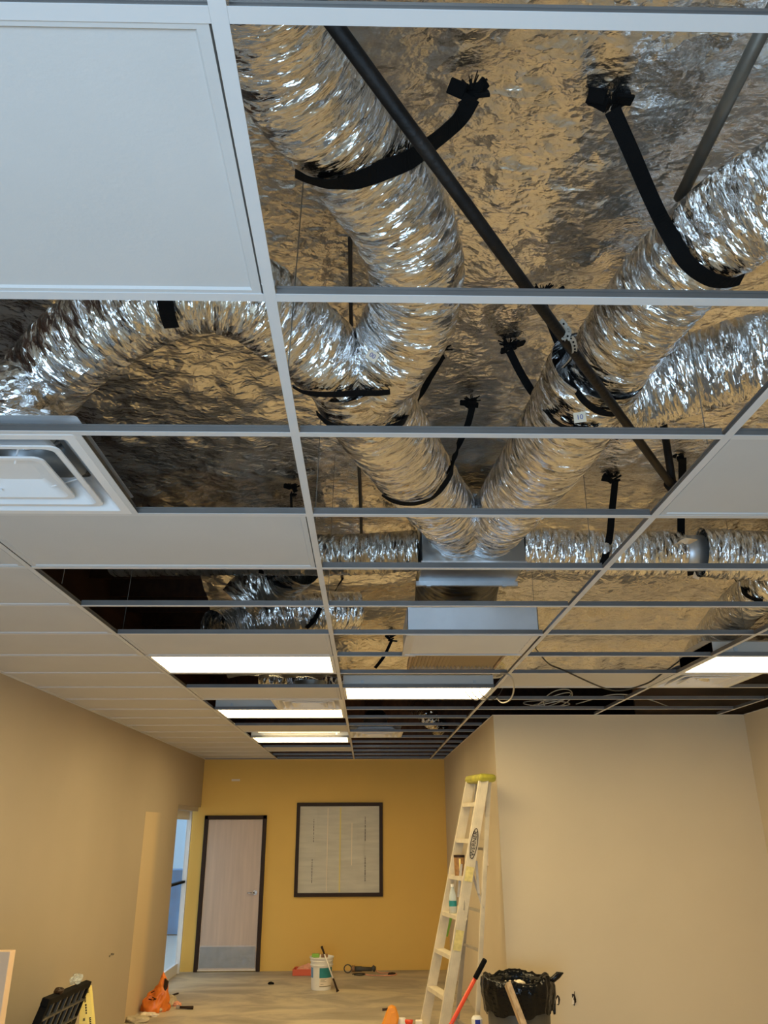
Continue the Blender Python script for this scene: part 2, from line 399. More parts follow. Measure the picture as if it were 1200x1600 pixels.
for j in range(-1, 21):
    y = T(j)
    for bi, (a, b) in enumerate(bays):
        if bi == 0 and j < 2: continue
        if bi >= 3 and y > YP: continue
        if bi == 4 and j < 4: continue
        x0, x1 = a+h, b-h
        if bi == 2 and j == 7: x1 = .33-.02     # this tee stops at the filter grille
        tee('cross_tee', (x0, y, ZC), (x1, y, ZC))
    if y > YP: tee('cross_tee_stub', (XB+h, y, ZC), (XP, y, ZC))
# wall angle round the room
g = MB()
g.box((XL, -.6, ZC-.001), (XL+.02, YB, ZC+.001)); g.box((XL, YB-.02, ZC-.001), (XP, YB, ZC+.001))
g.box((XP-.012, YP, ZC-.001), (XP+.02, YB, ZC+.001)); g.box((XP-.012, YP-.02, ZC-.001), (XR, YP, ZC+.001)); g.box((XR-.02, 0, ZC-.001), (XR, YP, ZC+.001))
g.build('wall_angle', 'grid', grid)

# ---- tiles
def tile(x0, x1, y0, y1, label, group=None):
    e = .004; r = .022; g = MB(); z = ZC+.0012
    def ring(d, zz): return [(x0+d, y0+d, zz), (x1-d, y0+d, zz), (x1-d, y1-d, zz), (x0+d, y1-d, zz)]
    a, b, c, t = ring(e, z), ring(r, z), ring(r+.004, z+.005), ring(e, z+.016)
    g.v = [Vector(v) for v in a+b+c+t]
    for k in range(4):
        n = (k+1) % 4
        g.f += [(k, n, 4+n, 4+k), (4+k, 4+n, 8+n, 8+k), (k, 12+k, 12+n, n)]
    g.f += [(8, 9, 10, 11), (15, 14, 13, 12)]; g.m = [0]*len(g.f)
    return tag(g.build('ceiling_tile', 'tile'), label, 'ceiling tile', group)
gt = 'white ceiling tiles laid between the open bays'
for j, lab in ((0, 'large white ceiling tile filling the bay nearest the camera at upper left'),
               (3, 'white ceiling tile directly beyond the square air diffuser'),
               (6, 'ceiling tile just in front of the nearest lit fluorescent panel on the left'),
               (9, 'narrow looking ceiling tile between the first lit panel and the half open bay with small diffuser'),
               (13, 'ceiling tile between the second and third lit panels of the left row'),
               (17, 'farthest full ceiling tile of the left row, close to the yellow wall')):
    tile(XC+h, XA-h, T(j), T(j+1), lab, gt)
tile(XB+h, XD-h, T(2), T(3), 'white ceiling tile at the right edge, beside the end of the black pipe', gt)
tile(XB+h, XD-h, T(8), T(9), 'ceiling tile above the hanging black cable, near the tan partition', gt)
ords = ['nearest', 'second', 'third', 'fourth', 'fifth', 'sixth', 'seventh', 'eighth', 'ninth', 'tenth', 'eleventh', 'twelfth', 'thirteenth', 'fourteenth', 'fifteenth', 'sixteenth', 'seventeenth']
for n, j in enumerate(range(3, 20)):
    tile(XL+.002, XC-h, T(j), T(j+1), '%s ceiling tile of the solid row along the left wall, counted from the camera' % ords[n] if n < 16 else 'last ceiling tile of the solid row along the left wall, touching the yellow wall', 'border ceiling tiles along the left wall')

# ---- square cone diffusers
def diffuser(cx, cy, label, s=.296):
    t = thing('air_diffuser', (cx, cy, ZC), label, 'air vent', 'square ceiling air diffusers')
    def rr(half, z, r=.03, n=5):
        out = []
        for qx, qy, a0 in ((1, 1, 0), (-1, 1, PI/2), (-1, -1, PI), (1, -1, 3*PI/2)):
            for k in range(n+1):
                a = a0+PI/2*k/n; out.append(Vector((cx+qx*(half-r)+r*math.cos(a), cy+qy*(half-r)+r*math.sin(a), ZC+z)))
        return out
    def loft(g, rings, cap=False):
        n = len(rings[0]); k0 = len(g.v)
        for q in rings: g.v += q
        for i in range(len(rings)-1):
            for k in range(n): g.f.append((k0+i*n+k, k0+i*n+(k+1) % n, k0+(i+1)*n+(k+1) % n, k0+(i+1)*n+k)); g.m.append(0)
        if cap: g.f.append(tuple(k0+(len(rings)-1)*n+k for k in range(n))); g.m.append(0)
    g = MB(); loft(g, [rr(s, .004, .004), rr(s, -.002, .004), rr(s-.028, -.002, .01), rr(s-.075, .050, .02), rr(s-.11, .085, .03), rr(s-.11, .088, .03), rr(s, .06, .01)])
    g.build('frame', 'white_metal', t, smooth=False)
    g = MB(); loft(g, [rr(.225, .002), rr(.225, -.003), rr(.208, -.003), rr(.165, .042, .03), rr(.150, .07, .03), rr(.157, .07, .03), rr(.217, .006, .03)])
    g.build('cone', 'white_metal', t)
    g = MB(); loft(g, [rr(.155, .000), rr(.155, -.006), rr(.140, -.006), rr(.075, .030, .02)], True)
    g.build('center_plate', 'white_metal', t)
    g = MB(); loft(g, [rr(.19, .084, .1, 5), rr(.14, .12, .12, 5), rr(.14, .20, .12, 5)]); g.build('neck', 'sheet_metal', t, smooth=True)
    for a in (.6, 2.2, 3.7, 5.2): MB().tube([(cx+.12*math.cos(a), cy+.12*math.sin(a), ZC), (cx+.2*math.cos(a), cy+.2*math.sin(a), ZC+.05)], .003, 6).build('bracket', 'white_metal', t)
    return t
def mid_tee(xm, j, nm_='cross_tee'):
    tee('short_tee', (xm, T(j)+h, ZC), (xm, T(j+1)-h, ZC))
xm = (XC+XA)/2; mid_tee(xm, 2)
diffuser((XC+xm)/2, (T(2)+T(3))/2, 'large white square air diffuser at the left edge, nearest to the camera')
mid_tee(xm, 10); diffuser((xm+XA)/2, (T(10)+T(11))/2, 'far white air diffuser just in front of the second lit panel on the left')
mid_tee((XA+XB)/2, 14); diffuser((XA+(XA+XB)/2)/2, (T(14)+T(15))/2, 'farthest white air diffuser, in the middle bay near the yellow wall')
mid_tee((XD+XE)/2, 8); diffuser((XD+(XD+XE)/2)/2, (T(8)+T(9))/2, 'white air diffuser at right, just beyond the bright fluorescent panel')

# ---- fluorescent troffers
def troffer(x0, x1, y0, y1, label):
    cx, cy = (x0+x1)/2, (y0+y1)/2; t = thing('ceiling_light', (cx, cy, ZC), label, 'ceiling light', 'fluorescent ceiling panels')
    e = .003; x0 += e; x1 -= e; y0 += e; y1 -= e; fz = ZC+.001; g = MB()
    # folded housing
    g.box((x0, y0, ZC+.035), (x0+.004, y1, ZC+.10)); g.box((x1-.004, y0, ZC+.035), (x1, y1, ZC+.10))
    g.slab([(x0, y0+.004, ZC+.10), (x0, y0+.12, ZC+.135), (x0, y1-.12, ZC+.135), (x0, y1-.004, ZC+.10), (x0, y1-.004, ZC+.03), (x0, y0+.004, ZC+.03)], (x1-x0, 0, 0))
    hs = g.build('housing', 'housing', t)
    f = MB(); w_ = .022
    f.box((x0, y0, fz), (x1, y0+w_, fz+.03)); f.box((x0, y1-w_, fz), (x1, y1, fz+.03)); f.box((x0, y0+w_, fz), (x0+w_, y1-w_, fz+.03)); f.box((x1-w_, y0+w_, fz), (x1, y1-w_, fz+.03))
    f.build('frame', 'white_metal', t)
    MB().box((x0+w_, y0+w_, fz+.020), (x1-w_, y1-w_, fz+.026)).build('diffuser_lens', 'lens', t)
    for xx in (x0+.15, x1-.15): MB().box((xx-.012, y0-.002, fz+.035), (xx+.012, y0+.006, fz+.06)).build('clip', 'sheet_metal', hs)
for j, lab in ((7, 'nearest lit fluorescent panel of the left row'), (11, 'second lit fluorescent panel of the left row'), (15, 'farthest lit fluorescent panel of the left row, near the yellow wall')):
    troffer(XC+h, XA-h, T(j)+h, T(j+1)-h, lab)
troffer(XA+h, XB-h, T(9)+h, T(10)-h, 'lit fluorescent panel in the middle bay, beyond the filter box')
troffer(XD+h, XE-h, T(7)+h, T(8)-h, 'bright fluorescent panel at the right edge of the ceiling')
# bare strip light above an open bay
sl = thing('strip_light', (-.75, T(14)+.32, ZC+.05), 'bare glowing strip light above the open bay before the farthest left panel', 'ceiling light')
MB().box((-1.30, T(14)+.26, ZC+.075), (-.3, T(14)+.36, ZC+.12)).build('housing', 'white_metal', sl)
MB().tube([(-1.28, T(14)+.31, ZC+.05), (-.32, T(14)+.31, ZC+.05)], .019, 12).build('tube', 'lens', sl)
MB().box((-1.31, T(14)+.29, ZC+.03), (-1.28, T(14)+.33, ZC+.08)).box((-.32, T(14)+.29, ZC+.03), (-.29, T(14)+.33, ZC+.08)).build('socket', 'white_metal', sl)

# ================================================================== DUCTS
DUCTS = []
def duct_mesh(pts, r, seed=0, step=.008, n=84, ripple=.018, wave=.042, rough=.022):
    path = spline(pts, step); fr = frames(path); g = MB(); so = Vector((seed*7.3, seed*3.1, seed))
    m = len(path)
    for i, (p, (t, a, b)) in enumerate(zip(path, fr)):
        s = i*step; rr = r if not isinstance(r, (list, tuple)) else r[0]+(r[1]-r[0])*i/(m-1)
        ph = 2*PI*s/wave
        for k in range(n+1):
            th = 2*PI*k/n; q = a*math.cos(th)+b*math.sin(th)
            nz = noise.noise(q*1.6+Vector((s*14, 0, 0))+so)
            n2 = noise.noise(q*5+Vector((s*60, 0, 0))+so)
            rad = rr*(1+ripple*math.sin(ph+nz*3)*(.6+.8*nz)+rough*nz+.013*n2)
            g.v.append(p+q*rad); g.uv.append((s, th*rr))
    w_ = n+1
    for i in range(m-1):
        for k in range(n): g.f.append((i*w_+k, i*w_+k+1, (i+1)*w_+k+1, (i+1)*w_+k)); g.m.append(0)
    return g
def duct(pts, r, label, seed=0, material='foil_duct', **k):
    g = duct_mesh(pts, r, seed, **k)
    o = g.build('flexible_duct', material, smooth=True); tag(o, label, 'duct', 'foil wrapped flexible ducts')
    DUCTS.append(BVHTree.FromPolygons(g.v, g.f)); return o
A = ah
duct([A(330, -330, 1.62), A(370, -140, 1.65), A(430, 50, 1.66), A(490, 150, 1.66), A(557, 238, 1.66), A(622, 335, 1.64), A(650, 425, 1.60), A(638, 505, 1.55), A(600, 565, 1.50), A(572, 600, 1.47)],
     .150, 'big crinkled foil duct curving down from the top left behind the black strap', 1)
duct([Vector((-1.114, 2.26, ZC+.14)), Vector((-1.13, 2.24, ZC+.26)), A(30, 645, 1.34), A(100, 560, 1.42), A(185, 497, 1.50), A(290, 452, 1.56), A(380, 462, 1.56), A(450, 510, 1.53), A(512, 560, 1.49), A(552, 596, 1.47)],
     .138, 'foil duct arching over from the left diffuser to the junction in the middle bay', 2)
duct([A(548, 572, 1.50), A(565, 612, 1.47), A(598, 668, 1.46), A(640, 728, 1.50), A(682, 782, 1.56), A(716, 826, 1.62), Vector((.46, 4.36, CAMZ+1.66))],
     [.168, .172], 'thick foil duct running from the junction down to the left of the metal box', 3)
duct([A(1390, 235, 1.60)+(A(1390, 235, 1.60)-A(1190, 318, 1.62))*3, A(1390, 235, 1.60), A(1290, 275, 1.62), A(1190, 318, 1.62), A(1110, 375, 1.60), A(1045, 440, 1.58), A(990, 510, 1.55), A(945, 575, 1.52), A(922, 610, 1.50)],
     .148, 'foil duct entering at upper right and held by the second black strap', 4)
duct([A(1390, 520, 1.56)+(A(1390, 520, 1.56)-A(1190, 550, 1.57))*3, A(1390, 520, 1.56), A(1290, 535, 1.57), A(1180, 556, 1.57), A(1080, 585, 1.56), A(1000, 612, 1.53), A(945, 630, 1.50)],
     .150, 'bright silver foil duct running off to the right edge below the upper right duct', 5)
duct([A(935, 570, 1.52), A(915, 610, 1.49), A(880, 672, 1.47), A(836, 735, 1.50), A(795, 790, 1.57), A(765, 828, 1.62), Vector((.77, 4.36, CAMZ+1.66))],
     [.172, .172], 'thick foil duct slanting from the right junction down to the metal box', 6)
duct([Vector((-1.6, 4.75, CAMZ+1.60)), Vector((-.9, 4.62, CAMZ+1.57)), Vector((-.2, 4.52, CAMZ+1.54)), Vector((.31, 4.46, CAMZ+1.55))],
     .125, 'shadowed foil duct meeting the left side of the metal box', 7, 'foil_shaded')
duct([Vector((.93, 4.46, CAMZ+1.56)), Vector((1.4, 4.46, CAMZ+1.54)), Vector((1.9, 4.47, CAMZ+1.54))],
     .135, 'crinkled foil duct leaving the right side of the metal box', 8)
duct([Vector((2.02, 4.46, CAMZ+1.54)), Vector((2.6, 4.42, CAMZ+1.50)), Vector((3.4, 4.5, CAMZ+1.52)), Vector((4.2, 4.6, CAMZ+1.52))],
     .15, 'foil duct section at the right edge beyond the white tape joint', 9)
duct([A(1290, 880, 1.5), A(1215, 905, 1.45), A(1160, 945, 1.38), A(1120, 990, 1.30), A(1095, 1030, 1.20), A(1085, 1050, 1.12)],
     .135, 'foil duct dropping towards the right hand diffuser behind the bright panel', 10)
duct([A(470, 880, 1.62), A(440, 905, 1.58), A(395, 922, 1.52), A(372, 945, 1.42)], .15, 'short foil duct bend high in the dark left bay', 11, 'foil_shaded')
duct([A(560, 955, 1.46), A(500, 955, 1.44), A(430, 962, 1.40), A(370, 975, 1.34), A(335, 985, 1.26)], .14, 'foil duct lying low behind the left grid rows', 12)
duct([A(583, 1085, 2.36), A(583, 1094, 2.0), A(584, 1115, 1.6), A(586, 1135, 1.30), Vector((.10, T(14.5), ZC+.17))], .14, 'distant foil duct dropping to the farthest diffuser', 13, step=.02, n=40)
duct([A(650, 1088, 2.36), A(650, 1100, 1.9), A(668, 1118, 1.62), A(690, 1140, 1.42)], .15, 'distant crumpled foil duct in the middle bay beside the dropping one', 14, step=.02, n=40)
duct([A(410, 1050, 1.5), A(480, 1062, 1.42), A(560, 1066, 1.4)], .17, 'dim foil duct seen through the open bay beyond the nearest left panel', 15, step=.02, n=40)

# white tape collars on the duct at the right
g = MB(); c0 = Vector((1.96, 4.465, CAMZ+1.54))
g.tube([c0-Vector((.08, 0, 0)), c0+Vector((.07, 0, 0))], .11, 40)
tag(g.build('duct_collar', 'bright_metal', smooth=True), 'pale metal collar joining two foil ducts at right', 'duct collar')
# ---- sheet metal plenum box, sleeve and return filter box
bx = thing('supply_plenum', (.62, 4.5, CAMZ+1.42), 'galvanised sheet metal box where the two thick foil ducts meet', 'duct box')
bx0, bx1, by0, by1, bz0, bz1 = .317, .919, 4.31, 4.68, CAMZ+1.42, CAMZ+1.86
MB().box((bx0, by0, bz0), (bx1, by1, bz1)).build('body', 'sheet_metal', bx, bevel=.004)
g = MB(); g.box((bx0-.015, by1-.015, bz0-.028), (bx1+.015, by1+.012, bz0)); g.box((bx0+.05, by1-.02, bz0-.034), (bx0+.075, by1+.016, bz0)); g.box((bx1-.08, by1-.02, bz0-.034), (bx1-.055, by1+.016, bz0))
g.build('flange', 'bright_metal', bx)
g = MB(); g.box((bx0-.006, by0-.008, bz0-.004), (bx1+.006, by0+.012, bz0+.012)); g.build('drive_cleat', 'bright_metal', bx)
g = duct_mesh([Vector((.62, 4.70, CAMZ+1.70)), Vector((.62, 4.9, CAMZ+1.68)), Vector((.62, 5.15, CAMZ+1.60)), Vector((.62, 5.35, CAMZ+1.50))], .285, 20, step=.01, ripple=.008, wave=.06)
tag(g.build('flexible_sleeve', 'dark_sleeve', smooth=True), 'dark grey flexible sleeve hanging between the sheet metal box and the filter box', 'duct')
rb = thing('filter_box', (.62, 4.7, ZC), 'pale metal return air filter box resting on the middle bay of the grid', 'filter box')
rx0, rx1, ry0, ry1 = .222, .985, 4.405, 4.96
g = MB(); g.box((rx0+.008, ry0, ZC+.01), (rx1, ry0+.004, ZC+.165)); g.box((rx0+.008, ry1, ZC+.01), (rx1, ry1+.004, ZC+.165))
g.box((rx0+.008, ry0, ZC+.01), (rx0+.012, ry1, ZC+.165)); g.box((rx1-.004, ry0, ZC+.01), (rx1, ry1, ZC+.165)); g.box((rx0+.03, ry0+.02, ZC+.165), (rx1-.02, ry1, ZC+.17))
g.build('casing', 'bright_metal', rb)
for a, b in ((.26, .36), (.37, .52), (.74, .86), (.87, .95)):
    MB().slab([(a, ry0-.002, ZC+.158), (b, ry0-.002, ZC+.160), (b, ry0+.01, ZC+.178), (a+.01, ry0+.01, ZC+.176)], (0, .003, 0)).build('folded_tab', 'bright_metal', rb)
g = MB()
g.box((rx0, ry0-.006, ZC-.004), (rx1+.02, ry0+.012, ZC+.004)); g.box((rx0, ry1-.01, ZC-.004), (rx1, ry1+.012, ZC+.004)); g.box((rx0, ry0, ZC-.004), (rx0+.016, ry1, ZC+.004))
g.build('frame', 'grid', rb)
MB().box((rx0+.016, ry0+.012, ZC+.009), (rx1-.002, ry1-.01, ZC+.013)).build('dark_backing', 'slat_grey', rb)  # dark plate standing in for shade between the louvres
g = MB()
for k in range(6):
    y = ry0+.03+k*.085; g.slab([(rx0+.05, y, ZC+.006), (rx0+.05, y+.062, ZC-.001), (rx0+.05, y+.062, ZC+.001), (rx0+.05, y, ZC+.008)], (rx1-rx0-.06, 0, 0))
for x_ in (rx0+.016, rx1-.03): g.box((x_, ry0+.012, ZC), (x_+.034, ry1-.01, ZC+.02))
g.build('louvre_grille', 'tan_grille', rb)
g = MB(); n = 24
fx0, fx1 = .30, .90
for k in range(n):
    x = fx0+(fx1-fx0)*k/n; x2 = fx0+(fx1-fx0)*(k+1)/n; xm_ = (x+x2)/2
    g.slab([(x, 5.0, ZC+.055), (xm_, 5.0, ZC+.033), (x2, 5.0, ZC+.055), (x2, 5.0, ZC+.06), (x, 5.0, ZC+.06)], (0, .60, 0))
fl = thing('pleated_filter', (.6, 5.3, ZC+.03), 'tan pleated air filter lying in the open bay behind the filter box', 'air filter')
g.build('pleats', 'filter', fl)
g = MB(); g.box((fx0-.015, 4.99, ZC+.03), (fx0, 5.62, ZC+.07)); g.box((fx1, 4.99, ZC+.03), (fx1+.015, 5.62, ZC+.07)); g.box((fx0, 5.60, ZC+.03), (fx1, 5.62, ZC+.07))
g.build('frame', 'board', fl)

# ---- black iron pipe and grey conduit
def bow(p, q, r, mt, name, label, cat, n=14):
    g = MB(); g.tube([p, q], r, n); return tag(g.build(name, mt, smooth=False), label, cat)
p0, p1 = A(472, -30, 1.29), A(1052, 762, 1.29)
pt = thing('gas_pipe', p0, 'black iron pipe crossing diagonally below the foil ducts', 'pipe')
g = MB(); g.tube([p0, p1], .0155, 18); g.build('pipe_run', 'pipe', pt, smooth=True)
d_ = (p1-p0).normalized()
g = MB(); g.tube([p1-d_*.05, p1+d_*.02], .026, 16); g.tube([p1, p1+Vector((.0, .0, .30))], .016, 12); g.build('elbow_fitting', 'pipe', pt, smooth=True)
tag(MB().tube([A(1215, 0, 1.80), A(1062, 310, 1.80)], .019, 16).build('conduit', 'conduit', smooth=True), 'grey conduit slanting at the upper right corner under the foil', 'pipe')
tag(MB().tube([A(1090, 330, 1.76), A(960, 470, 1.76), A(905, 560, 1.74)], .04, 16).build('conduit', 'conduit', smooth=True), 'brownish bare pipe half hidden beside the upper right foil duct', 'pipe')

# ---- black hanging straps: follow the surface of the ducts where they touch
def strap(spec, w_, label, tail=None, knot=True, material='strap', group='black duct hanging straps', name='duct_strap', cat='strap'):
    """spec: pixel/height points from the anchor on; a height of None means: lie on the duct seen there"""
    pts = []
    for px, py, hh in spec:
        d = ray(px, py).normalized(); hit = None
        if hh is None:
            for b in DUCTS:
                r_ = b.ray_cast(CAM, d)
                if r_[0] is not None and (hit is None or r_[3] < hit[3]): hit = r_
            if hit: 
                nn = hit[1] if hit[1].dot(d) < 0 else -hit[1]
                pts.append((hit[0]+nn*.012, nn)); continue
            pts.append(None); continue
        pts.append((ah(px, py, hh), Vector((0, -.45, -.9))))
    pts = [p for p in pts if p is not None]
    if tail: pts.append((pts[-1][0]+Vector(tail), pts[-1][1]))
    P = spline([p[0] for p in pts], .015); base = [p[0] for p in pts]
    fr = frames(P); g = MB(); k = 0
    for i, p in enumerate(P):
        t = fr[i][0]; ds = [(p-b).length for b in base]; j = ds.index(min(ds))
        wts = [1/(d*d+1e-4) for d in ds]; nn = Vector((0,0,0))
        for wt, q in zip(wts, pts): nn += q[1]*wt
        nn.normalize(); s_ = t.cross(nn).normalized(); nn = s_.cross(t).normalized()
        g.v += [p-s_*w_/2, p+s_*w_/2, p+s_*w_/2+nn*.003, p-s_*w_/2+nn*.003]
        if i:
            a = (i-1)*4; b = i*4
            for q in range(4): g.f.append((a+q, a+(q+1) % 4, b+(q+1) % 4, b+q)); g.m.append(0)
    g.f += [(3, 2, 1, 0), tuple(len(g.v)-4+q for q in range(4))]; g.m += [0, 0]
    if not knot:
        return tag(g.build(name, material, smooth=False), label, cat, group)
    t = thing(name, base[0], label, cat, group)
    g.build('webbing', material, t)
    # bunched end stapled to the deck above a frayed hole
    q = MB(); c = base[0]; rnd = random.Random(int(c.x*1000))
    for _ in range(5):
        o = Vector((rnd.uniform(-.03, .03), rnd.uniform(-.02, .02), rnd.uniform(-.01, .05)))
        a = rnd.uniform(0, PI); q.beam(c+o, c+o+Vector((math.cos(a)*.05, math.sin(a)*.03, rnd.uniform(-.01, .05))), w_*.9, .012, (math.sin(a), math.cos(a), .3))
    kn = q.build('knotted_end', material, t, bevel=.003)
    g = MB()
    for _ in range(34):
        a = rnd.uniform(0, 2*PI); l = rnd.uniform(.02, .05); g.beam(c+Vector((0, 0, .03)), c+Vector((math.cos(a)*l, math.sin(a)*l, .045)), .006, .002, (0, 0, 1))
    g.build('frayed_edge', 'black', kn)
    return t
strap([(738, 152, 1.90), (722, 180, 1.86), (700, 203, 1.78), (672, 226, None), (640, 246, None), (600, 264, None), (560, 276, None), (520, 280, None), (488, 274, None), (465, 264, None)],
      .048, 'wide black strap cradling the big upper left foil duct, looped behind the pipe')
strap([(957, 172, 1.90), (985, 235, 1.80), (1022, 320, 1.70), (1050, 372, None), (1075, 408, None), (1105, 430, None), (1135, 436, None), (1160, 430, None)],
      .045, 'black strap holding the upper right foil duct near the right edge')
strap([(692, 556, 1.88), (672, 590, 1.75), (650, 628, 1.60), (628, 655, None), (600, 668, None), (560, 670, None), (520, 660, None), (497, 640, None)],
      .030, 'black strap slanting down right of the duct junction and passing under it')
strap([(462, 600, None), (478, 608, None), (500, 611, None), (530, 612, None), (560, 611, None), (590, 610, None), (614, 607, None)],
      .024, 'thin black strap pulled straight across the duct junction', knot=False)
strap([(738, 636, 1.90), (730, 665, 1.82), (713, 703, 1.70), (702, 736, None), (690, 757, None), (672, 775, None), (645, 783, None), (618, 780, None), (596, 768, None)],
      .032, 'black strap hanging in the middle gap and cradling the left thick duct')
strap([(796, 548, 1.90), (815, 585, 1.78), (838, 622, 1.65), (860, 645, None), (885, 662, None), (912, 668, None), (936, 668, None)],
      .034, 'black strap left of the right junction, ending under the right thick duct')
strap([(848, 470, 1.75), (862, 512, 1.70), (880, 556, 1.62), (896, 590, None), (910, 618, None), (932, 637, None), (952, 642, None), (966, 641, None)],
      .026, 'black strap crossing behind the iron pipe at the right junction')
strap([(961, 752, 1.90), (956, 800, 1.72), (951, 842, None), (944, 876, None), (941, 890, None)],
      .042, 'black strap with narrow top hanging on the duct right of the metal box')
strap([(1066, 716, 1.92), (1066, 760, 1.85), (1064, 812, 1.72), (1066, 850, 1.60), (1078, 872, 1.52), (1080, 900, 1.46)],
      .045, 'black strap hanging beside the white tape at the right edge')
strap([(1135, 885, 1.70), (1150, 908, None), (1164, 924, None), (1180, 934, None), (1196, 938, None)],
      .035, 'black strap over the duct dropping at the right edge')
strap([(257, 455, None), (260, 472, None), (264, 492, None), (271, 512, None)], .046, 'black strap over the arching foil duct in the left bay', knot=False)
strap([(455, 770, 1.85), (456, 800, 1.7)], .03, 'short black strap end hanging against dark foil in the left bay')
strap([(540, 898, 1.85), (528, 915, 1.72), (518, 935, 1.6)], .025, 'small black strap left of the grey sleeve')
strap([(408, 893, None), (420, 903, None), (437, 912, None), (458, 916, None)], .03, 'black strap round the high duct bend in the dark left bay', knot=False)
strap([(500, 950, None), (490, 968, None), (478, 980, None)], .03, 'black strap under the low duct behind the left grid rows', knot=False)
strap([(612, 1000, 1.50), (600, 1025, 1.36), (585, 1045, 1.26)], .03, 'black strap in the middle bay left of the pleated filter')
strap([(1055, 850, 1.60), (1072, 845, 1.50), (1090, 850, None), (1092, 880, None), (1086, 906, 1.42)], .05, 'torn white tape hanging at the duct joint on the right', knot=False, material='cream', group=None, name='duct_tape', cat='tape')
# perforated metal hanger looped over the pipe
g = MB(); hp = [A(876, 500, 1.33), A(886, 512, 1.31), A(888, 522, 1.27), A(878, 532, 1.255), A(892, 528, 1.26), A(898, 545, 1.27), A(893, 560, 1.30), A(880, 574, 1.36)]
P = spline(hp, .012)
for a, b in zip(P, P[1:]): g.beam(a, b, .016, .0015, (1, .2, .5))
hg = thing('pipe_hanger', P[0], 'twisted strip of perforated metal looped around the black iron pipe', 'pipe hanger')
g.build('strip', 'wire_gray', hg)
g = MB()
for p in P[1::2]: g.tube([p+Vector((0, -.001, -.003)), p+Vector((0, -.002, -.0045))], .003, 8)
g.build('punched_hole', 'black', hg)
# product tags on the ducts
def duct_tag(px, py, s, txt, label, tilt):
    d = ray(px, py).normalized(); best = None
    for b in DUCTS:
        r_ = b.ray_cast(CAM, d)
        if r_[0] is not None and (best is None or r_[3] < best[3]): best = r_
    if best is None: return
    c = best[0]-d*.02; xa = (RT*math.cos(tilt)+UP*math.sin(tilt)); xa = (xa-d*xa.dot(d)).normalized(); ya = xa.cross(d)*-1
    ya = d.cross(xa)*-1
    t = thing('duct_tag', c, label, 'tag')
    MB().slab([c-xa*s*.7-ya*s*.6, c+xa*s*.7-ya*s*.6, c+xa*s*.7+ya*s*.6, c-xa*s*.7+ya*s*.6], d*.0015).build('card', 'cream', t)
    mw = Matrix((xa, ya, -d)).transposed().to_4x4(); mw.translation = c-d*.001
    text(txt, s*.8, mw, 'print_blue', t)
duct_tag(582, 556, .026, '00', 'small white paper tag with blue print at the left duct junction', -.6)
duct_tag(906, 652, .030, '10', 'small white tag printed with a blue number at the right duct junction', .15)

# ---- hanger wires from the main runners, and loose cables
def wire(pts, r, mt, label, group=None, name='cable', cat='cable', st=.02):
    g = MB(); g.tube(spline(pts, st) if len(pts) > 2 else pts, r, 7); return tag(g.build(name, mt, smooth=True), label, cat, group)
gw = 'thin hanger wires holding the ceiling grid'
for x, j, lab in ((XA, 1.6, 'thin steel hanger wire beside the left duct junction'), (XB, 2.2, 'thin steel hanger wire above the right tile corner'), (XA, 3.4, 'thin steel hanger wire beyond the shadowed duct'),
                  (XB, 4.3, 'thin steel hanger wire right of the metal box'), (XC, 4.6, 'thin hanger wire in the dark left bay'), (XC, 6.2, 'second thin hanger wire in the dark left bay'),
                  (XD, 6.2, 'thin hanger wire in front of the dropping duct at right'), (XB, 6.4, 'thin hanger wire over the wide open bay beside the filter box'), (XA, 5.2, 'thin hanger wire at the runner left of the filter box'),
                  (XD, 4.4, 'thin hanger wire at the far right runner')):
    p = Vector((x, T(j), ZC+.04)); q = Vector((x+.02, T(j)+.03, ZF-.02)); wire([p, q], .0016, 'conduit', lab, gw, 'hanger_wire', 'wire')
tag(MB().tube([A(547, 372, 1.86), A(548, 476, 1.86)], .008, 8).tube([A(548, 476, 1.86), A(549, 520, 1.84)], .008, 8).build('threaded_rod', 'wire_dark'), 'dark rod running under the foil between the two joined ducts', 'rod')
tag(MB().tube([A(560, 700, 1.8), A(564, 805, 1.85), A(567, 960, 1.88)], .010, 8).build('threaded_rod', 'wire_dark'), 'long dark rod against the foil left of the thick duct', 'rod')
wire([A(836, 1012, 1.5), A(855, 1035, 1.2), Vector(A(880, 1047, 1.02)), A(955, 1078, .96), A(1005, 1070, .97), A(1035, 1052, 1.03), A(1065, 1030, 1.2)], .006, 'wire_dark', 'black cable sagging in a long curve below the grid at right')
wire([A(772, 1052, 1.06), A(795, 1054, .98), A(803, 1072, .94), A(798, 1092, .93), A(785, 1098, .95), A(775, 1090, 1.02)], .006, 'wire_gray', 'grey cable loop dangling at the right end of the middle light')
for n, lab in enumerate(('outer loop of the pale coiled cable above the partition', 'inner loop of the pale coiled cable above the partition', 'tilted loop of the pale coiled cable above the partition', 'loose fourth loop of pale cable above the partition')):
    c = A(862+n*6-8, 1099, 1.10); pts = []
    for k in range(25):
        a = 2*PI*k/24; pts.append(c+Vector((math.cos(a)*(.22-.03*n), math.sin(a)*(.16+.03*n), .05*math.sin(a*1+n)+.015*n)))
    wire(pts, .005, 'wire_gray', lab, 'pale cable coil above the partition', st=.03)
rnd = random.Random(3)
for n, (x, lab) in enumerate(((735, 'tangled thin wire over the middle light, left strand'), (745, 'tangled thin wire over the middle light, centre strand'), (757, 'tangled thin wire over the middle light, right strand'))):
    wire([A(x+14, 1055, 1.35), A(x, 1066, 1.12), A(x-8, 1080, 1.0), A(x+8, 1094, .985), A(x+22, 1086, 1.03), A(x+30, 1072, 1.2)], .004, 'wire_dark', lab, 'tangled wires at the middle light')
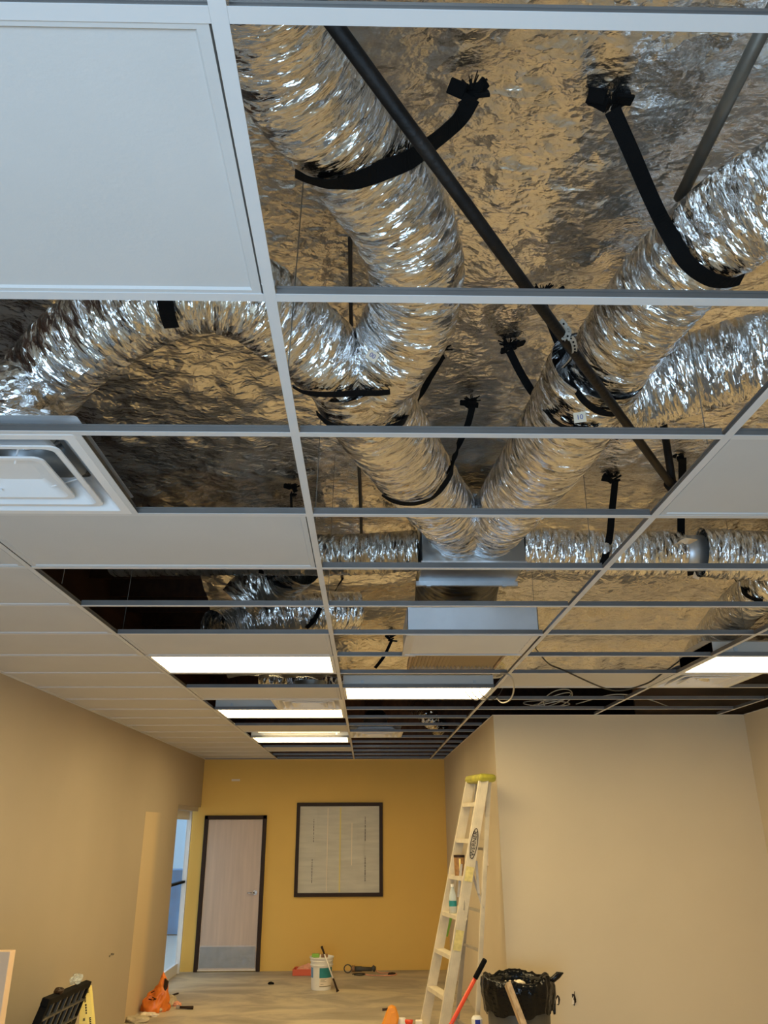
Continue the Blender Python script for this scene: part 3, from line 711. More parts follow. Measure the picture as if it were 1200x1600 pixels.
wire([A(900, 1100, 1.12), A(960, 1085, 1.15), A(1010, 1092, 1.12), A(1045, 1104, 1.1)], .005, 'wire_gray', 'grey cable lying across the open bays above the partition')

# ================================================================== FAR WALL
dr = thing('door_1', (-2.02, YB-.02, 0), 'pale wood door with dark frame in the yellow wall', 'door'); dr['kind'] = 'structure'
dx0, dx1, dz = -2.50, -1.545, 2.115
g = MB(); g.box((dx0, YB-.05, 0), (dx0+.055, YB+.01, dz)); g.box((dx1-.055, YB-.05, 0), (dx1, YB+.01, dz)); g.box((dx0, YB-.05, dz-.055), (dx1, YB+.01, dz))
g.build('door_frame', 'bronze', dr, bevel=.004)
lf = MB().box((dx0+.06, YB-.025, .03), (dx1-.06, YB-.005, dz-.06)).build('door_leaf', 'door_face', dr, bevel=.002)
g = MB().box((dx0+.07, YB-.028, .05), (dx1-.07, YB-.025, .32)); g.build('kick_plate', 'kick', dr)
MB().box((dx0+.05, YB-.035, .012), (dx1-.05, YB-.005, .03)).build('threshold', 'cream', dr)
g = MB()   # loose plastic film over the kick plate
nx = 24
for r_ in range(9):
    for k in range(nx+1):
        x = dx0+.07+(dx1-dx0-.14)*k/nx; z = .04+.30*r_/8
        g.v.append(Vector((x, YB-.040-.010*noise.noise(Vector((x*9, z*7, 1)))-.006*math.sin(x*31+z*9), z)))
for r_ in range(8):
    for k in range(nx): g.f.append((r_*(nx+1)+k, r_*(nx+1)+k+1, (r_+1)*(nx+1)+k+1, (r_+1)*(nx+1)+k)); g.m.append(0)
g.build('plastic_film', 'film', dr, smooth=True)
hx, hz = -1.665, 1.035
hd = MB(); hd.tube([(hx, YB-.028, hz), (hx, YB-.04, hz)], .034, 24); hd.tube([(hx, YB-.04, hz), (hx, YB-.075, hz)], .013, 12)
hdl = hd.build('door_handle', 'chrome', dr, smooth=False)
g = MB(); g.tube([(hx, YB-.075, hz), (hx-.05, YB-.078, hz-.002), (hx-.115, YB-.072, hz-.004)], [.012, .010, .008], 12); g.build('lever', 'chrome', hdl, smooth=True)
# interior window covered with paper
wn = thing('window_1', (-.42, YB-.02, .96), 'square interior window with dark frame, covered with film and tape', 'window'); wn['kind'] = 'structure'
wx0, wx1, wz0, wz1 = -1.085, .250, .972, 2.297
g = MB(); b = .052
g.box((wx0, YB-.045, wz0), (wx1, YB+.01, wz0+b)); g.box((wx0, YB-.045, wz1-b), (wx1, YB+.01, wz1)); g.box((wx0, YB-.045, wz0+b), (wx0+b, YB+.01, wz1-b)); g.box((wx1-b, YB-.045, wz0+b), (wx1, YB+.01, wz1-b))
g.build('window_frame', 'bronze', wn, bevel=.004)
cxw = -.405
def sheet(x0, x1):
    g = MB(); nx, nz = 30, 30
    for r_ in range(nz+1):
        for k in range(nx+1):
            x = x0+(x1-x0)*k/nx; z = wz0+b+(wz1-wz0-2*b)*r_/nz
            g.v.append(Vector((x, YB-.012-.004*noise.noise(Vector((x*6, z*1.5, x0)))-.003*math.exp(-((x-x0-.42*(x1-x0))/.02)**2), z)))
    for r_ in range(nz):
        for k in range(nx): g.f.append((r_*(nx+1)+k, r_*(nx+1)+k+1, (r_+1)*(nx+1)+k+1, (r_+1)*(nx+1)+k)); g.m.append(0)
    return g.build('covering_sheet', 'paper', wn, smooth=True)
sheet(wx0+b, cxw); sheet(cxw, wx1-b)
MB().box((cxw-.009, YB-.024, wz0+b+.01), (cxw+.009, YB-.018, wz1-b-.02)).build('yellow_tape', 'tape_yellow', wn)
for (x, za, zb) in ((-.815, 1.73, 2.07), (-.825, 1.16, 1.49), (-.02, 1.74, 2.09), (-.02, 1.18, 1.53)):
    g = MB(); z = za; r_ = random.Random(int(x*100+za*10))
    while z < zb:
        l = r_.uniform(.01, .045); g.box((x-.004, YB-.022, z), (x+.004, YB-.0195, min(z+l, zb))); z += l+r_.uniform(.004, .016)
    g.build('slit_row', 'dark', wn)
for x, za, zb in ((-.60, 1.05, 2.22), (-.225, 1.40, 2.0)):
    MB().box((x-.006, YB-.0215, za), (x+.006, YB-.0195, zb)).build('fold_line', 'cream', wn)
tag(MB().box((-2.13, YB-.02, 2.62), (-2.0, YB, 2.65)).build('door_chime', 'cream'), 'small pale plate mounted high on the yellow wall over the door', 'wall plate')

# glazed aluminium door at the end of the left wall and what shows outside
gd = thing('door_2', (XL-.10, (OY0+OY1)/2, 0), 'glazed aluminium door in the left wall beside the yellow wall', 'door'); gd['kind'] = 'structure'
fx = XL-.12
g = MB(); g.box((fx-.02, OY0, 0), (fx+.10, OY0+.09, OZ)); g.box((fx-.02, OY0, OZ-.06), (fx+.10, OY1, OZ)); g.build('door_frame', 'alu', gd)
g = MB(); g.box((fx-.05, OY1-.05, 0), (fx+.02, OY1, OZ-.06)); g.box((fx-.05, OY0+.09, 0), (fx-.01, OY1, .13)); g.box((fx-.05, OY0+.09, OZ-.18), (fx-.01, OY1, OZ-.06)); g.build('door_leaf', 'white_metal', gd)
MB().box((fx-.06, OY0+.09, 1.18), (fx+.0, OY1, 1.21)).build('push_bar', 'black', gd)
MB().box((fx-.04, OY0+.09, .13), (fx-.034, OY1-.05, OZ-.18)).build('pane', 'glass', gd)
tag(MB().box((fx-3.6, 17.5, .0), (fx-.9, 18.2, 1.15)).build('exterior_bench_wall', 'blue_wall'), 'blue shaded low wall outside beyond the glazed door', 'wall')
tag(MB().box((fx-1.10, 16.0, .0), (fx-.95, 16.15, 3.0)).build('exterior_post', 'housing'), 'grey post outside, seen through the glazed door', 'post')
struct('wall_outside', MB().box((fx-6, 22, 0), (fx+2, 22.3, 2.6)), 'sky_panel')
struct('floor_outside', MB().box((fx-8, 9, -.12), (XL-.2, 24, -.02)), 'housing')

# ================================================================== LOWER ROOM OBJECTS
# ---- plaster bucket with its tools
bc = ah(501, 1548, -CAMZ); bc.z = 0; bc.y += .12
bk = thing('bucket', bc, 'white plastic bucket with teal label band standing before the yellow wall', 'bucket')
R_, H_ = .148, .37
prof = [(.128, 0), (.130, .01), (.140, .27), (.150, .272), (.150, .284), (.142, .288), (.143, .318), (.150, .32), (.150, .33), (.146, .335), (.147, .352), (.158, .355), (.158, H_), (.148, H_), (.144, .34), (.12, .33)]
MB().lathe(prof, bc, 48).build('pail', 'white_plastic', bk, smooth=False)
def patch_on(r0, r1, z0, z1, a0, a1, mt, name):
    g = MB(); n = 14
    for k in range(n+1):
        a = math.radians(a0+(a1-a0)*k/n)
        for (r_, z) in ((r0, z0), (r1, z1)): g.v.append(bc+Vector((r_*math.cos(a), r_*math.sin(a), z)))
    for k in range(n): g.f.append((2*k, 2*k+2, 2*k+3, 2*k+1)); g.m.append(0)
    return g.build(name, mt, bk, smooth=True)
patch_on(.1365, .1400, .14, .255, 262, 345, 'teal', 'label_band')
patch_on(.1330, .1365, .050, .14, 262, 345, 'cream', 'label_text_area')
patch_on(.1318, .1322, .042, .052, 262, 340, 'olive', 'label_stripe')
patch_on(.1365, .1400, .14, .255, 195, 222, 'blue_label', 'side_label')
for k, (z, a1) in enumerate(((.125, 300), (.11, 292), (.098, 300), (.07, 285))): patch_on(.1372-(.14-z)*.03, .1374-(.14-z)*.03, z, z+.004, 268, a1, 'olive', 'label_print')
tag(MB().box(tuple(bc+Vector((-.125, -.09, H_-.004))), tuple(bc+Vector((-.03, -.02, H_+.038)))).build('sponge', 'green', bevel=.006), 'green sponge lying on the white bucket', 'sponge')
tag(MB().box(tuple(bc+Vector((-.005, -.10, H_-.002))), tuple(bc+Vector((.08, -.04, H_+.035)))).build('tool_block', 'brown', bevel=.004), 'dark brown tool resting on the right of the white bucket', 'tool')
rl = thing('roller_pole', bc+Vector((.22, -.22, 0)), 'short white pole with dark ends leaning on the bucket', 'pole')
q0, q1 = bc+Vector((.225, -.30, .02)), bc+Vector((.0, -.13, .50)); dv = q1-q0
g = MB(); g.tube([q0+dv*.28, q0+dv*.82], .009, 10); g.build('shaft', 'white_plastic', rl, smooth=True)
MB().tube([q0, q0+dv*.06, q0+dv*.28], [.02, .012, .012], 10).build('tip', 'bronze', rl, smooth=True)
MB().tube([q0+dv*.82, q1], [.010, .016], 10).build('handle', 'bronze', rl, smooth=True)
# ---- tray behind the bucket
c = ah(478, 1522, -CAMZ); c.z = 0; c.y = 12.82; c.x = -.84
tr = thing('paint_tray', c, 'red tray with salmon rags on the floor behind the bucket', 'tray')
g = MB(); g.slab([c+Vector((-.17, -.10, 0)), c+Vector((.2, -.10, 0)), c+Vector((.22, .10, 0)), c+Vector((-.15, .10, 0))], (0, 0, .02))
for a, b_ in (((-.19, -.12), (.22, -.12)), ((.22, -.12), (.24, .12)), ((-.17, .12), (.24, .12)), ((-.19, -.12), (-.17, .12))):
    g.beam(c+Vector((*a, .04)), c+Vector((*b_, .04)), .014, .08, (0, 1, 0) if abs(a[1]-b_[1]) < .1 else (1, 0, 0))
g.build('pan', 'redtray', tr, bevel=.004)
g = MB(); n = 22
for j_ in range(n+1):
    for i_ in range(n+1):
        x = -.15+.33*i_/n; y = -.09+.18*j_/n; e_ = math.sin(PI*i_/n)*math.sin(PI*j_/n)
        g.v.append(c+Vector((x, y, .05+.075*e_**.5+.03*noise.noise(Vector((x*16, y*16, 3)))*e_)))
for j_ in range(n):
    for i_ in range(n): g.f.append((j_*(n+1)+i_, j_*(n+1)+i_+1, (j_+1)*(n+1)+i_+1, (j_+1)*(n+1)+i_)); g.m.append(0)
g.build('rag', 'salmon', tr, smooth=True)
# ---- angle grinder and its lead
c = Vector((-.07, 12.86, 0))
gr = thing('angle_grinder', c, 'dark angle grinder with round guard lying by the yellow wall', 'power tool')
MB().tube([c+Vector((-.10, 0, .055)), c+Vector((.0, 0, .055)), c+Vector((.02, 0, .055)), c+Vector((.16, .0, .05))], [.034, .036, .030, .026], 16).build('motor_body', 'bin', gr, smooth=True)
MB().tube([c+Vector((-.135, -.01, .06)), c+Vector((-.09, -.01, .06))], .042, 16).build('gear_head', 'brown', gr, smooth=False)
g = MB(); P = [c+Vector((-.19+.052*math.cos(a), 0, .06+.05*math.sin(a))) for a in [2*PI*k/20 for k in range(21)]]; g.tube(P, .008, 8, cap=False); g.build('guard', 'bin', gr, smooth=True)
MB().tube([c+Vector((.16, 0, .05)), c+Vector((.185, 0, .06)), c+Vector((.215, 0, .06))], [.028, .045, .02], 14).build('rear_grip', 'bin', gr, smooth=True)
wire([c+Vector(v) for v in ((.2, 0, .05), (.27, -.04, .012), (.38, -.03, .008), (.50, -.10, .008), (.46, -.22, .008), (.3, -.25, .008), (.12, -.20, .008), (.05, -.12, .008))], .007, 'salmon', 'pinkish power lead looped on the floor beside the grinder')
wire([c+Vector(v) for v in ((-.12, -.12, .008), (-.05, -.06, .008), (.06, -.10, .008), (.0, -.20, .008), (-.1, -.17, .008))], .007, 'wire_dark', 'black cord loop on the floor in front of the grinder')
def lump(c, s, mt, name, label, cat, seed=1, group=None, flat=.6):
    bm = bmesh.new(); bmesh.ops.create_icosphere(bm, subdivisions=3, radius=1)
    g = MB(); 
    for v in bm.verts:
        k = 1+.35*noise.noise(v.co*1.6+Vector((seed*5, 0, 0)))+.12*noise.noise(v.co*5)
        p = Vector((v.co.x*s[0]*k, v.co.y*s[1]*k, max(v.co.z, -flat)*s[2]*k+s[2]*flat)); g.v.append(Vector(c)+p)
    g.f = [tuple(v.index for v in f.verts) for f in bm.faces]; g.m = [0]*len(g.f); bm.free()
    return tag(g.build(name, mt), label, cat, group)
p = ah(612, 1523, -CAMZ); lump((p.x, p.y, 0), (.05, .03, .02), 'bronze', 'wood_chip', 'small dark chip on the floor right of the grinder', 'debris', 2)
p = ah(423, 1538, -CAMZ); lump((p.x, p.y, 0), (.04, .03, .018), 'black', 'plastic_scrap', 'tiny black scrap on the bare floor left of the bucket', 'debris', 3)
# ---- orange and white things in the foreground
p = ay(606, 1590, 8.4)
oc = Vector((p.x, 8.4, 0)); top = ay(612, 1572, 8.4).z
of = thing('orange_tool', oc, 'orange tool end poking up from the bottom edge left of the ladder', 'tool')
g = MB(); g.slab([Vector((oc.x-.16, 8.4, 0)), Vector((oc.x+.02, 8.4, 0)), Vector((oc.x+.105, 8.4, top-.09)), Vector((oc.x+.075, 8.4, top-.015)), Vector((oc.x+.035, 8.4, top)), Vector((oc.x+.0, 8.4, top-.02))], (0, .09, 0)); g.build('body', 'orange', of, bevel=.012)
MB().slab([Vector((oc.x-.05, 8.395, 0)), Vector((oc.x+.0, 8.395, 0)), Vector((oc.x+.09, 8.395, top-.10)), Vector((oc.x+.06, 8.395, top-.045)), Vector((oc.x+.03, 8.395, top-.05))], (0, .02, 0)).build('front_panel', 'orange', of, bevel=.004)
MB().tube([Vector((oc.x+.01, 8.44, top-.03)), Vector((oc.x-.05, 8.44, top-.035))], .011, 10).build('pin', 'bronze', of)
p = ay(628, 1592, 8.5); b0 = Vector((p.x, 8.5, 0)); zt = ay(628, 1590, 8.5).z
wb = thing('spray_bottle', b0, 'white bottle with red cap at the bottom edge beside the orange tool', 'bottle')
MB().lathe([(.06, 0), (.06, zt-.10), (.05, zt-.03), (.03, zt), (.0, zt+.001)], b0, 24, close=False).build('bottle_body', 'white_plastic', wb, smooth=True)
MB().tube([b0+Vector((.03, -.02, zt-.03)), b0+Vector((.075, -.03, zt-.03)), b0+Vector((.095, -.03, zt-.035))], [.022, .02, .025], 14).build('cap', 'red', wb, smooth=True)
p = ay(655, 1598, 7.9)
tag(MB().box((p.x-.03, 7.9, 0), (p.x+.03, 7.96, ay(655, 1595, 7.9).z)).build('block_end', 'cream', bevel=.006), 'cream block end at the bottom edge by the ladder foot', 'block')
p = ay(745, 1590, 7.4); zt = ay(745, 1587, 7.4).z
pl = thing('paint_can', (p.x, 7.4, 0), 'white can with dark blue marking at the bottom edge below the red pole', 'can')
MB().lathe([(.045, 0), (.045, zt-.02), (.03, zt)], (p.x, 7.4, 0), 24).build('can_body', 'white_plastic', pl, smooth=False)
MB().box((p.x-.02, 7.35, zt-.09), (p.x+.02, 7.36, zt-.02)).build('label', 'print_blue', pl)

# ---- ladder
ld_c = Vector((.9, 7.8, 0))
ld = thing('step_ladder', ld_c, 'tall paint spattered aluminium step ladder leaning folded by the partition corner', 'ladder')
def line(pa, ya, pb, yb):
    a, b_ = ay(*pa, ya), ay(*pb, yb); k = (a.z-0)/(a.z-b_.z); return a, a+(b_-a)*k
FN = line((757, 1214), 7.42, (695, 1600), 7.62); FFr = line((737, 1214), 7.75, (664, 1600), 8.15)
BN = line((765, 1212), 7.50, (746, 1600), 7.60); BF = line((747, 1214), 7.80, (714, 1600), 8.10)
wd = (FN[1]-FFr[1]).normalized()
def rail(l, name, w_, mt='aluladder'):
    a, b_ = l; g = MB(); n_ = (b_-a).normalized(); s_ = wd.cross(n_).normalized()   # s_: face width
    g.beam(a, b_, w_, .004, s_); g.beam(a+s_*w_/2-wd*.012, b_+s_*w_/2-wd*.012, .004, .026, s_); g.beam(a-s_*w_/2-wd*.012, b_-s_*w_/2-wd*.012, .004, .026, s_)
    for k in (-.3, -.1, .1, .3): g.beam(a+s_*w_*k+wd*.003, b_+s_*w_*k+wd*.003, w_*.06, .004, s_)
    return g.build(name, mt, ld)
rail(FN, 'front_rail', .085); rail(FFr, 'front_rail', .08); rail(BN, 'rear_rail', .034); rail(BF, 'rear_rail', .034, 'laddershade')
for k in range(1, 8):
    z = .305*k; pn = FN[0]+(FN[1]-FN[0])*((FN[0].z-z)/FN[0].z); pf = FFr[0]+(FFr[1]-FFr[0])*((FFr[0].z-z)/FFr[0].z)
    g = MB(); n_ = Vector((1, .15, 0))
    g.beam(pn, pf, .085, .006, n_); g.beam(pn+Vector((-.04, 0, -.015)), pf+Vector((-.04, 0, -.015)), .005, .032, n_); g.beam(pn+Vector((.04, 0, -.015)), pf+Vector((.04, 0, -.015)), .005, .032, n_)
    g.build('step', 'aluladder', ld)
for z in (.35, .95, 1.25, 1.75):
    pn = BN[0]+(BN[1]-BN[0])*((BN[0].z-z)/BN[0].z); pf = BF[0]+(BF[1]-BF[0])*((BF[0].z-z)/BF[0].z)
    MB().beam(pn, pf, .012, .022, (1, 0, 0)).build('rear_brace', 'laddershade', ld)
tc = (FN[0]+FFr[0]+BN[0]+BF[0])/4
g = MB(); cz = tc.z; a_, b_, c_, e_ = FN[0], FFr[0], BF[0], BN[0]
ctr = tc
def out_(p, k): q = ctr+(p-ctr)*k; q.z = cz; return q
ring = [out_(a_, 1.25)+Vector((-.05, -.01, 0)), out_(e_, 1.2)+Vector((.05, 0, 0)), out_(c_, 1.2)+Vector((.05, .02, 0)), out_(b_, 1.25)+Vector((-.05, .02, 0))]
g.slab([q+Vector((0, 0, -.055)) for q in ring], (0, 0, .07)); g.build('top_cap', 'cap_yellow', ld, bevel=.03)
fdir = (FN[1]-FN[0]).normalized()
def on_rail(t_): return FN[0]+(FN[1]-FN[0])*t_+wd*.0065
sN = wd.cross(fdir).normalized()
g = MB(); c = on_rail(.235); pts = []
for k in range(28):
    a = 2*PI*k/28; pts.append(c+fdir*.125*math.cos(a)+sN*.030*math.sin(a))
g.tube(pts+[pts[0]], .0032, 6, cap=False); lo = g.build('logo_oval', 'bronze', ld)
xa = -fdir; za = wd; ya = za.cross(xa); mw = Matrix((xa, ya, za)).transposed().to_4x4(); mw.translation = c+wd*.002
text('WERNER', .052, mw, 'bronze', lo, 'logo_lettering')
for t_, l_ in ((.34, .12), (.56, .16)):
    c = on_rail(t_); MB().slab([c-fdir*l_/2-sN*.036, c-fdir*l_/2+sN*.036, c+fdir*l_/2+sN*.036, c+fdir*l_/2-sN*.036], wd*.001).build('warning_sticker', 'sticker', ld)
def at_(l, t_): return l[0]+(l[1]-l[0])*t_
MB().beam(at_(FN, .46)+wd*.02, ay(732, 1345, 7.6), .02, .004, (0, 0, 1)).beam(ay(732, 1345, 7.6), at_(BN, .46), .02, .004, (0, 0, 1)).build('spreader', 'laddershade', ld)
MB().beam(ay(721, 1350, 7.66), ay(716, 1402, 7.66), .022, .004, (1, 0, 0)).beam(ay(744, 1345, 7.55), ay(748, 1396, 7.55), .022, .004, (1, 0, 0)).build('spreader', 'laddershade', ld)
# bottle and cup on ladder steps
def stand_on(k, fr_): 
    z = .305*k; pn = FN[0]+(FN[1]-FN[0])*((FN[0].z-z)/FN[0].z); pf = FFr[0]+(FFr[1]-FFr[0])*((FFr[0].z-z)/FFr[0].z); return pf+(pn-pf)*fr_+Vector((0, 0, .003))
k_ = stand_on(4, .45)
wbt = thing('water_bottle', k_, 'clear water bottle with turquoise label standing on a ladder step', 'bottle')
MB().lathe([(.034, 0), (.034, .13), (.028, .16), (.013, .20), (.013, .215)], k_, 24).build('bottle_body', 'pet', wbt, smooth=True)
MB().lathe([(.0352, .055), (.0352, .10)], k_, 24, close=False).build('label', 'teal', wbt, smooth=True)
MB().lathe([(.015, .212), (.015, .232)], k_, 16).build('cap', 'white_plastic', wbt)
k_ = stand_on(5, .45); 
cu = thing('plastic_tub', k_, 'brown and yellow tub standing on the ladder step above the bottle', 'tub')
MB().lathe([(.045, 0), (.048, .15)], k_, 24).build('tub', 'brown', cu); MB().lathe([(.05, .15), (.05, .17)], k_, 24).build('lid', 'bronze', cu); 
g = MB(); g.beam(k_+Vector((.0, -.05, .01)), k_+Vector((.0, -.05, .14)), .014, .006, (1, 0, 0)); g.build('yellow_strip', 'tape_yellow', cu)
k_ = ay(704, 1440, 8.35); tag(MB().beam(ay(706, 1425, 8.1), ay(697, 1462, 8.2), .03, .03, (1, 0, 0)).build('green_tube', 'green', bevel=.004), 'dark green tube behind the ladder rail above the middle steps', 'tube')

# ---- red pole with black grip
a0, a1 = ay(758, 1499, 6.5), ay(705, 1600, 6.62); dv = (a1-a0); k = a0.z/(a0.z-a1.z)
rp = thing('broom_handle', a0+dv*k, 'red broom handle with black grip slanting up beside the bin', 'handle')
MB().tube([a0+dv*.28, a0+dv*k], .0145, 18).build('shaft', 'red', rp, smooth=True)
MB().tube([a0, a0+dv*.01, a0+dv*.29], [.015, .0185, .0185], 18).build('grip', 'black', rp, smooth=False)

# ---- bin with liner
bn_c = Vector((1.18, 7.02, 0)); RB = .255; HB = .83
zr = ay(808, 1540, 6.77).z; HB = zr
bn = thing('trash_bin', bn_c, 'black round bin lined with a shiny black bag before the partition', 'bin')
MB().lathe([(.215, 0), (.22, .02), (RB-.012, HB-.05), (RB, HB-.045), (RB, HB-.01), (RB-.018, HB-.01), (RB-.016, HB-.04), (.205, .04)], bn_c, 48).build('barrel', 'bin', bn, smooth=False)
g = MB(); nA = 96; prof = [(.02, -.46, .5), (.12, -.44, .5), (.18, -.34, .4), (.205, -.18, .25), (RB-.03, -.06, .15), (RB-.012, .0, .06), (RB+.002, .028, .05), (RB+.02, .018, .06), (RB+.03, -.03, .10), (RB+.026, -.09, .16), (RB+.014, -.15, .22), (RB+.006, -.205, .30)]
for i, (r_, z, wv) in enumerate(prof):
    for k in range(nA):
        a = 2*PI*k/nA; q = Vector((math.cos(a), math.sin(a), 0))
        n1 = noise.noise(q*3+Vector((0, 0, z*4))); n2 = noise.noise(q*9+Vector((3, 0, z*6)))
        rr = r_*(1+wv*.22*n1)+.022*n2*(.5+wv); zz = z+.16*wv*n1*(1 if i > 6 else .3)+(.045*noise.noise(q*2.2+Vector((7,1,0)))+.012*n2 if 4 < i < 8 else 0)
        g.v.append(bn_c+Vector((q.x*rr, q.y*rr, HB+zz)))
for i in range(len(prof)-1):
    for k in range(nA): g.f.append((i*nA+k, i*nA+(k+1) % nA, (i+1)*nA+(k+1) % nA, (i+1)*nA+k)); g.m.append(0)
g.f.append(tuple(range(nA))); g.m.append(0)
g.build('bin_liner', 'bag_black', bn, smooth=True)
e0 = bn_c+Vector((RB-.015, -.03, HB-.01)); g = MB()
g.tube([e0, e0+Vector((.03, -.02, .015)), e0+Vector((.075, -.03, .05)), e0+Vector((.115, -.03, .062))], [.03, .022, .024, .004], 8)
g.tube(spline([e0+Vector((-.01, -.03, -.03)), e0+Vector((.026, -.04, -.10)), e0+Vector((.026, -.04, -.16)), e0+Vector((.02, -.04, -.215)), e0+Vector((.015, -.04, -.14)), e0+Vector((.0, -.03, -.07))], .01), .008, 8)
g.build('bag_tie', 'bag_black', bn, smooth=True)
# crumpled trash peeking over the rim
rnd = random.Random(5)
for n_, (dx, dy, lab) in enumerate(((-.10, -.06, 'crumpled pale wrapper in the bin, at the left rim'), (-.03, .0, 'folded white wrapper sticking up inside the bin'), (.03, .05, 'small cream scrap at the back rim of the bin'))):
    lump(bn_c+Vector((dx, dy, HB-.10)), (.045, .04, .06), 'cream', 'trash_scrap', lab, 'trash', n_+3, 'scraps inside the lined bin')
# board leaning on the bin
a0, a1 = ay(793, 1537, 6.62), ay(817, 1600, 6.50); dv = a1-a0; k = a0.z/(a0.z-a1.z)
g = MB(); g.beam(a0, a0+dv*k, .040, .075, (1, 0, 0)); 
tag(g.build('wood_board', 'board', bevel=.003), 'pale wooden stick with square end leaning on the front of the bin', 'board')

# ---- small things on the partition
sw = thing('light_switch', (XP-.01, 8.71, CAMZ-.36), 'white switch plate on the side of the partition behind the ladder', 'switch')
MB().box((XP-.022, 8.66, CAMZ-.36), (XP, 8.76, CAMZ-.22)).build('plate', 'cream', sw, bevel=.004); MB().box((XP-.028, 8.70, CAMZ-.31), (XP-.02, 8.72, CAMZ-.27)).build('toggle', 'white_plastic', sw)
for (px, py, s_, lab) in ((872, 1562, .018, 'small torn hole in the partition, left of the two'), (897, 1561, .022, 'small torn hole with wires in the partition, right of the two')):
    c = ay(px, py, YP); hb = thing('wall_hole', (c.x, YP-.002, c.z-.04), lab, 'hole', 'torn outlet holes in the partition')
    rr = random.Random(px); n_ = 11; pts = []
    for k in range(n_):
        a = 2*PI*k/n_; q = rr.uniform(.7, 1.2); pts.append(Vector((c.x+s_*q*math.cos(a), YP-.0035, c.z+s_*2.1*q*math.sin(a))))
    MB().slab(pts, (0, .003, 0)).build('opening', 'dark', hb)
    g = MB(); g.slab([Vector((c.x-s_*1.1, YP-.004, c.z-s_*1.8)), Vector((c.x-s_*.2, YP-.012, c.z-s_*1.6)), Vector((c.x-s_*.1, YP-.012, c.z+s_*1.2)), Vector((c.x-s_*.7, YP-.004, c.z+s_*.3))], (0, .002, 0)); g.build('torn_paper', 'cream', hb)
    if px > 880:
        g = MB()
        for q in range(3): g.tube([Vector((c.x+.005*q, YP-.003, c.z-.02)), Vector((c.x+.012-.01*q, YP-.02, c.z+.0)), Vector((c.x+.004*q, YP-.012, c.z+.04+.01*q))], .0025, 6)
        g.build('wire_end', 'bronze', hb)
c = Vector((XL+.001, 9.12, .74)); g = MB()
for k in range(3): g.box((XL, 9.02+.06*k, .735+.01*(k % 2)), (XL+.004, 9.06+.06*k, .75+.01*(k % 2)))
tag(g.build('wall_scuff', 'conduit'), 'faint grey scuff mark low on the left wall', 'mark')

# ---- left side things
c = Vector((-2.42, 10.45, 0))
def bag():
    g = MB(); n_ = 40; m_ = 26
    t = thing('orange_bag', c, 'crumpled orange plastic bag with black print by the left wall', 'bag')
    for i in range(m_+1):
        v = i/m_; z = .29*v
        for k in range(n_):
            a = 2*PI*k/n_; w_ = (1-v**3*.80)*(1+.12*math.sin(3*a+5*v)); q = Vector((math.cos(a)*.145*w_, math.sin(a)*.10*w_, z))
            nz = noise.noise(Vector((math.cos(a)*2.5, math.sin(a)*2.5, z*11))); q.x *= 1+.40*nz; q.y *= 1+.40*nz; q.x += .05*v; q.z = z*(1+.34*math.cos(a-.5)*v+.2*noise.noise(Vector((math.cos(a)*3, math.sin(a)*3, 4)))*v)
            g.v.append(c+q)
    for i in range(m_):
        for k in range(n_): g.f.append((i*n_+k, i*n_+(k+1) % n_, (i+1)*n_+(k+1) % n_, (i+1)*n_+k)); g.m.append(0)
    g.f += [tuple(range(n_)), tuple(m_*n_+k for k in range(n_))]; g.m += [0, 0]
    g.build('bag_body', M['bag_orange'], t, smooth=True)
    h_ = MB()
    for (x, z, a) in ((.0, .20, .6), (.02, .16, -.7), (.03, .13, .4), (-.02, .14, -.3)): h_.beam(c+Vector((x-.02, -.118+z*.08, z)), c+Vector((x+.02, -.118+z*.08, z+.03*a)), .008, .006, (0, 0, 1))
    h_.build('black_print', 'black', t)
    MB().slab([c+Vector((.12, -.06, .10)), c+Vector((.145, -.04, .30)), c+Vector((.10, -.02, .33)), c+Vector((.105, -.06, .16))], (.01, .01, 0)).build('torn_flap', 'bronze', t)
M['bag_orange'] = mat('bag_orange', (.88, .20, .02), .3, 0, .8, 12, .35, 7)
bag()
for n_, (px, py, s, mt, lab) in enumerate(((262, 1571, (.10, .08, .07), 'concrete_debris', 'largest yellowish rubble lump right of the orange bag'), (246, 1580, (.09, .07, .04), 'concrete_debris', 'flat crumbled plaster beside the orange bag'),
        (276, 1572, (.05, .04, .03), 'salmon', 'small reddish brick chip by the scattered tools'), (232, 1588, (.10, .07, .025), 'cream', 'pale plaster crumb in front of the orange bag'),
        (210, 1597, (.12, .08, .04), 'concrete_debris', 'broken drywall piece at the bottom edge by the left wall'), (222, 1578, (.03, .03, .03), 'chrome', 'small grey can lid next to the orange bag'))):
    p = ah(px, py, -CAMZ); lump((max(p.x, XL+.12), p.y, 0), s, mt, 'rubble_piece', lab, 'rubble', n_+1, 'rubble scattered by the left wall')
p = ah(283, 1577, -CAMZ)
hm = thing('hand_tool', (p.x, p.y, 0), 'dark hand tool with bright head lying on the floor near the rubble', 'tool')
MB().tube([Vector((p.x-.02, p.y, .02)), Vector((p.x+.14, p.y-.02, .02))], [.014, .018], 10).build('grip', 'bronze', hm, smooth=True)
MB().box((p.x-.06, p.y-.015, .005), (p.x-.015, p.y+.015, .04)).build('head', 'chrome', hm, bevel=.004)
tag(MB().beam((XL+.03, 10.95, .01), (XL+.22, 11.45, .01), .02, .015, (1, 0, 0)).build('metal_strip', 'bronze'), 'thin dark strip lying along the foot of the left wall', 'strip')
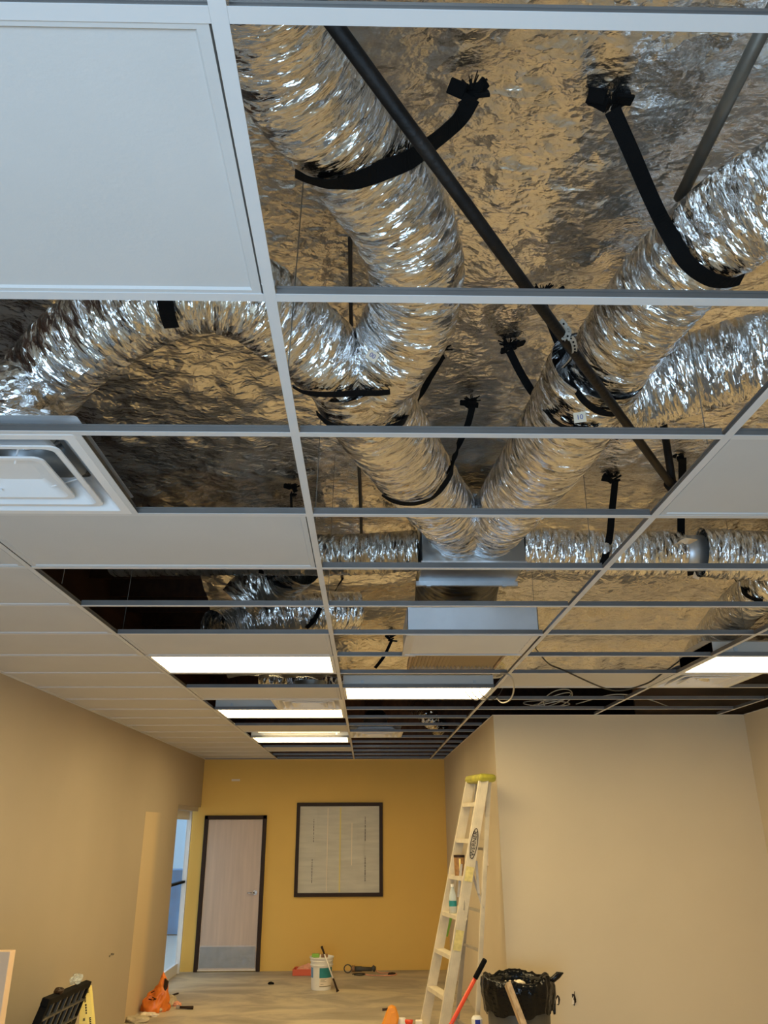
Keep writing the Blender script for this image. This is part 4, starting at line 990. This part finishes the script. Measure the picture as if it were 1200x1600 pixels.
# black slotted rack leaning on the wall
TL, TR = ax(72, 1561, -2.15), ax(139, 1533, -2.30)
BL = Vector((TL.x-.20, TL.y-.33, 0)); BR = Vector((TR.x-.20, TR.y-.33, 0))
rk = thing('slotted_rack', (BL+BR)/2, 'black plastic slotted shelf panel leaning against the left wall', 'rack')
g = MB(); u_ = TR-TL; v_ = BL-TL; nrm = u_.cross(v_).normalized()
def P_(a, b): return TL+u_*a+v_*b
for a in (0.03, .97): g.beam(P_(a, 0), P_(a, 1), .05, .05, u_)
for b_ in (.02, .30, .55, .80, .98): g.beam(P_(0, b_), P_(1, b_), .045, .05, v_)
g.build('outer_frame', 'black', rk, bevel=.004)
MB().slab([P_(.02, .01), P_(.98, .01), P_(.98, .99), P_(.02, .99)], nrm*.004-nrm*.012).build('back_sheet', 'black', rk)
g = MB()
for k in range(1, 7): g.beam(P_(k/7, .03), P_(k/7, .97), .030, .05, u_)
for b_ in (.13, .26, .39, .52, .65, .78, .91): g.beam(P_(.03, b_), P_(.97, b_), .014, .056, v_)
g.build('slats', 'slat_grey', rk)
yb = thing('yellow_board', (-2.3, 7.8, 0), 'yellow printed board standing on edge behind the black rack', 'board')
q0_, q3_ = ay(140, 1540, 7.95), ay(126, 1548, 7.90); e = Vector((q0_.x+.20, q0_.y-.12, 0)); e2 = Vector((q3_.x+.09, q3_.y-.12, 0))
MB().slab([q0_, e, e2, q3_], (.01, .03, 0)).build('panel', 'tape_yellow', yb)
g = MB()
for u_0, v0, v1 in ((.75, .03, .07), (.45, .10, .16), (.5, .18, .30), (.35, .33, .36), (.8, .34, .42)):
    for v_0 in [v0+(v1-v0)*q/4 for q in range(4)]:
        P0 = (q3_+(q0_-q3_)*u_0)*(1-v_0)+(e2+(e-e2)*u_0)*v_0+Vector((0, -.006, 0)); P1 = P0+(e-q0_)*((v1-v0)/6)
        g.beam(P0, P1, .022, .003, (1, 0, 0))
g.build('black_print', 'dark', yb)
cc = (TL*.35+TR*.65)+Vector((-.01, .02, .05))
lump(cc+Vector((0, 0, -.03)), (.04, .10, .04), 'pet', 'plastic_wrap', 'crumpled clear plastic wrap on top of the black rack', 'wrap', 4)
lump((TL*.75+TR*.25)+Vector((0, 0, .0)), (.03, .06, .025), 'bronze', 'cloth_scrap', 'small dark scrap on the top edge of the black rack', 'scrap', 6)
zt = ay(10, 1487, 5.2).z; x1 = ay(14, 1500, 5.2).x
tag(MB().box((x1-.5, 5.2, 0), (x1, 5.28, zt)).build('cream_panel', 'cream_warm', bevel=.003), 'cream panel standing at the left edge of the view', 'panel')
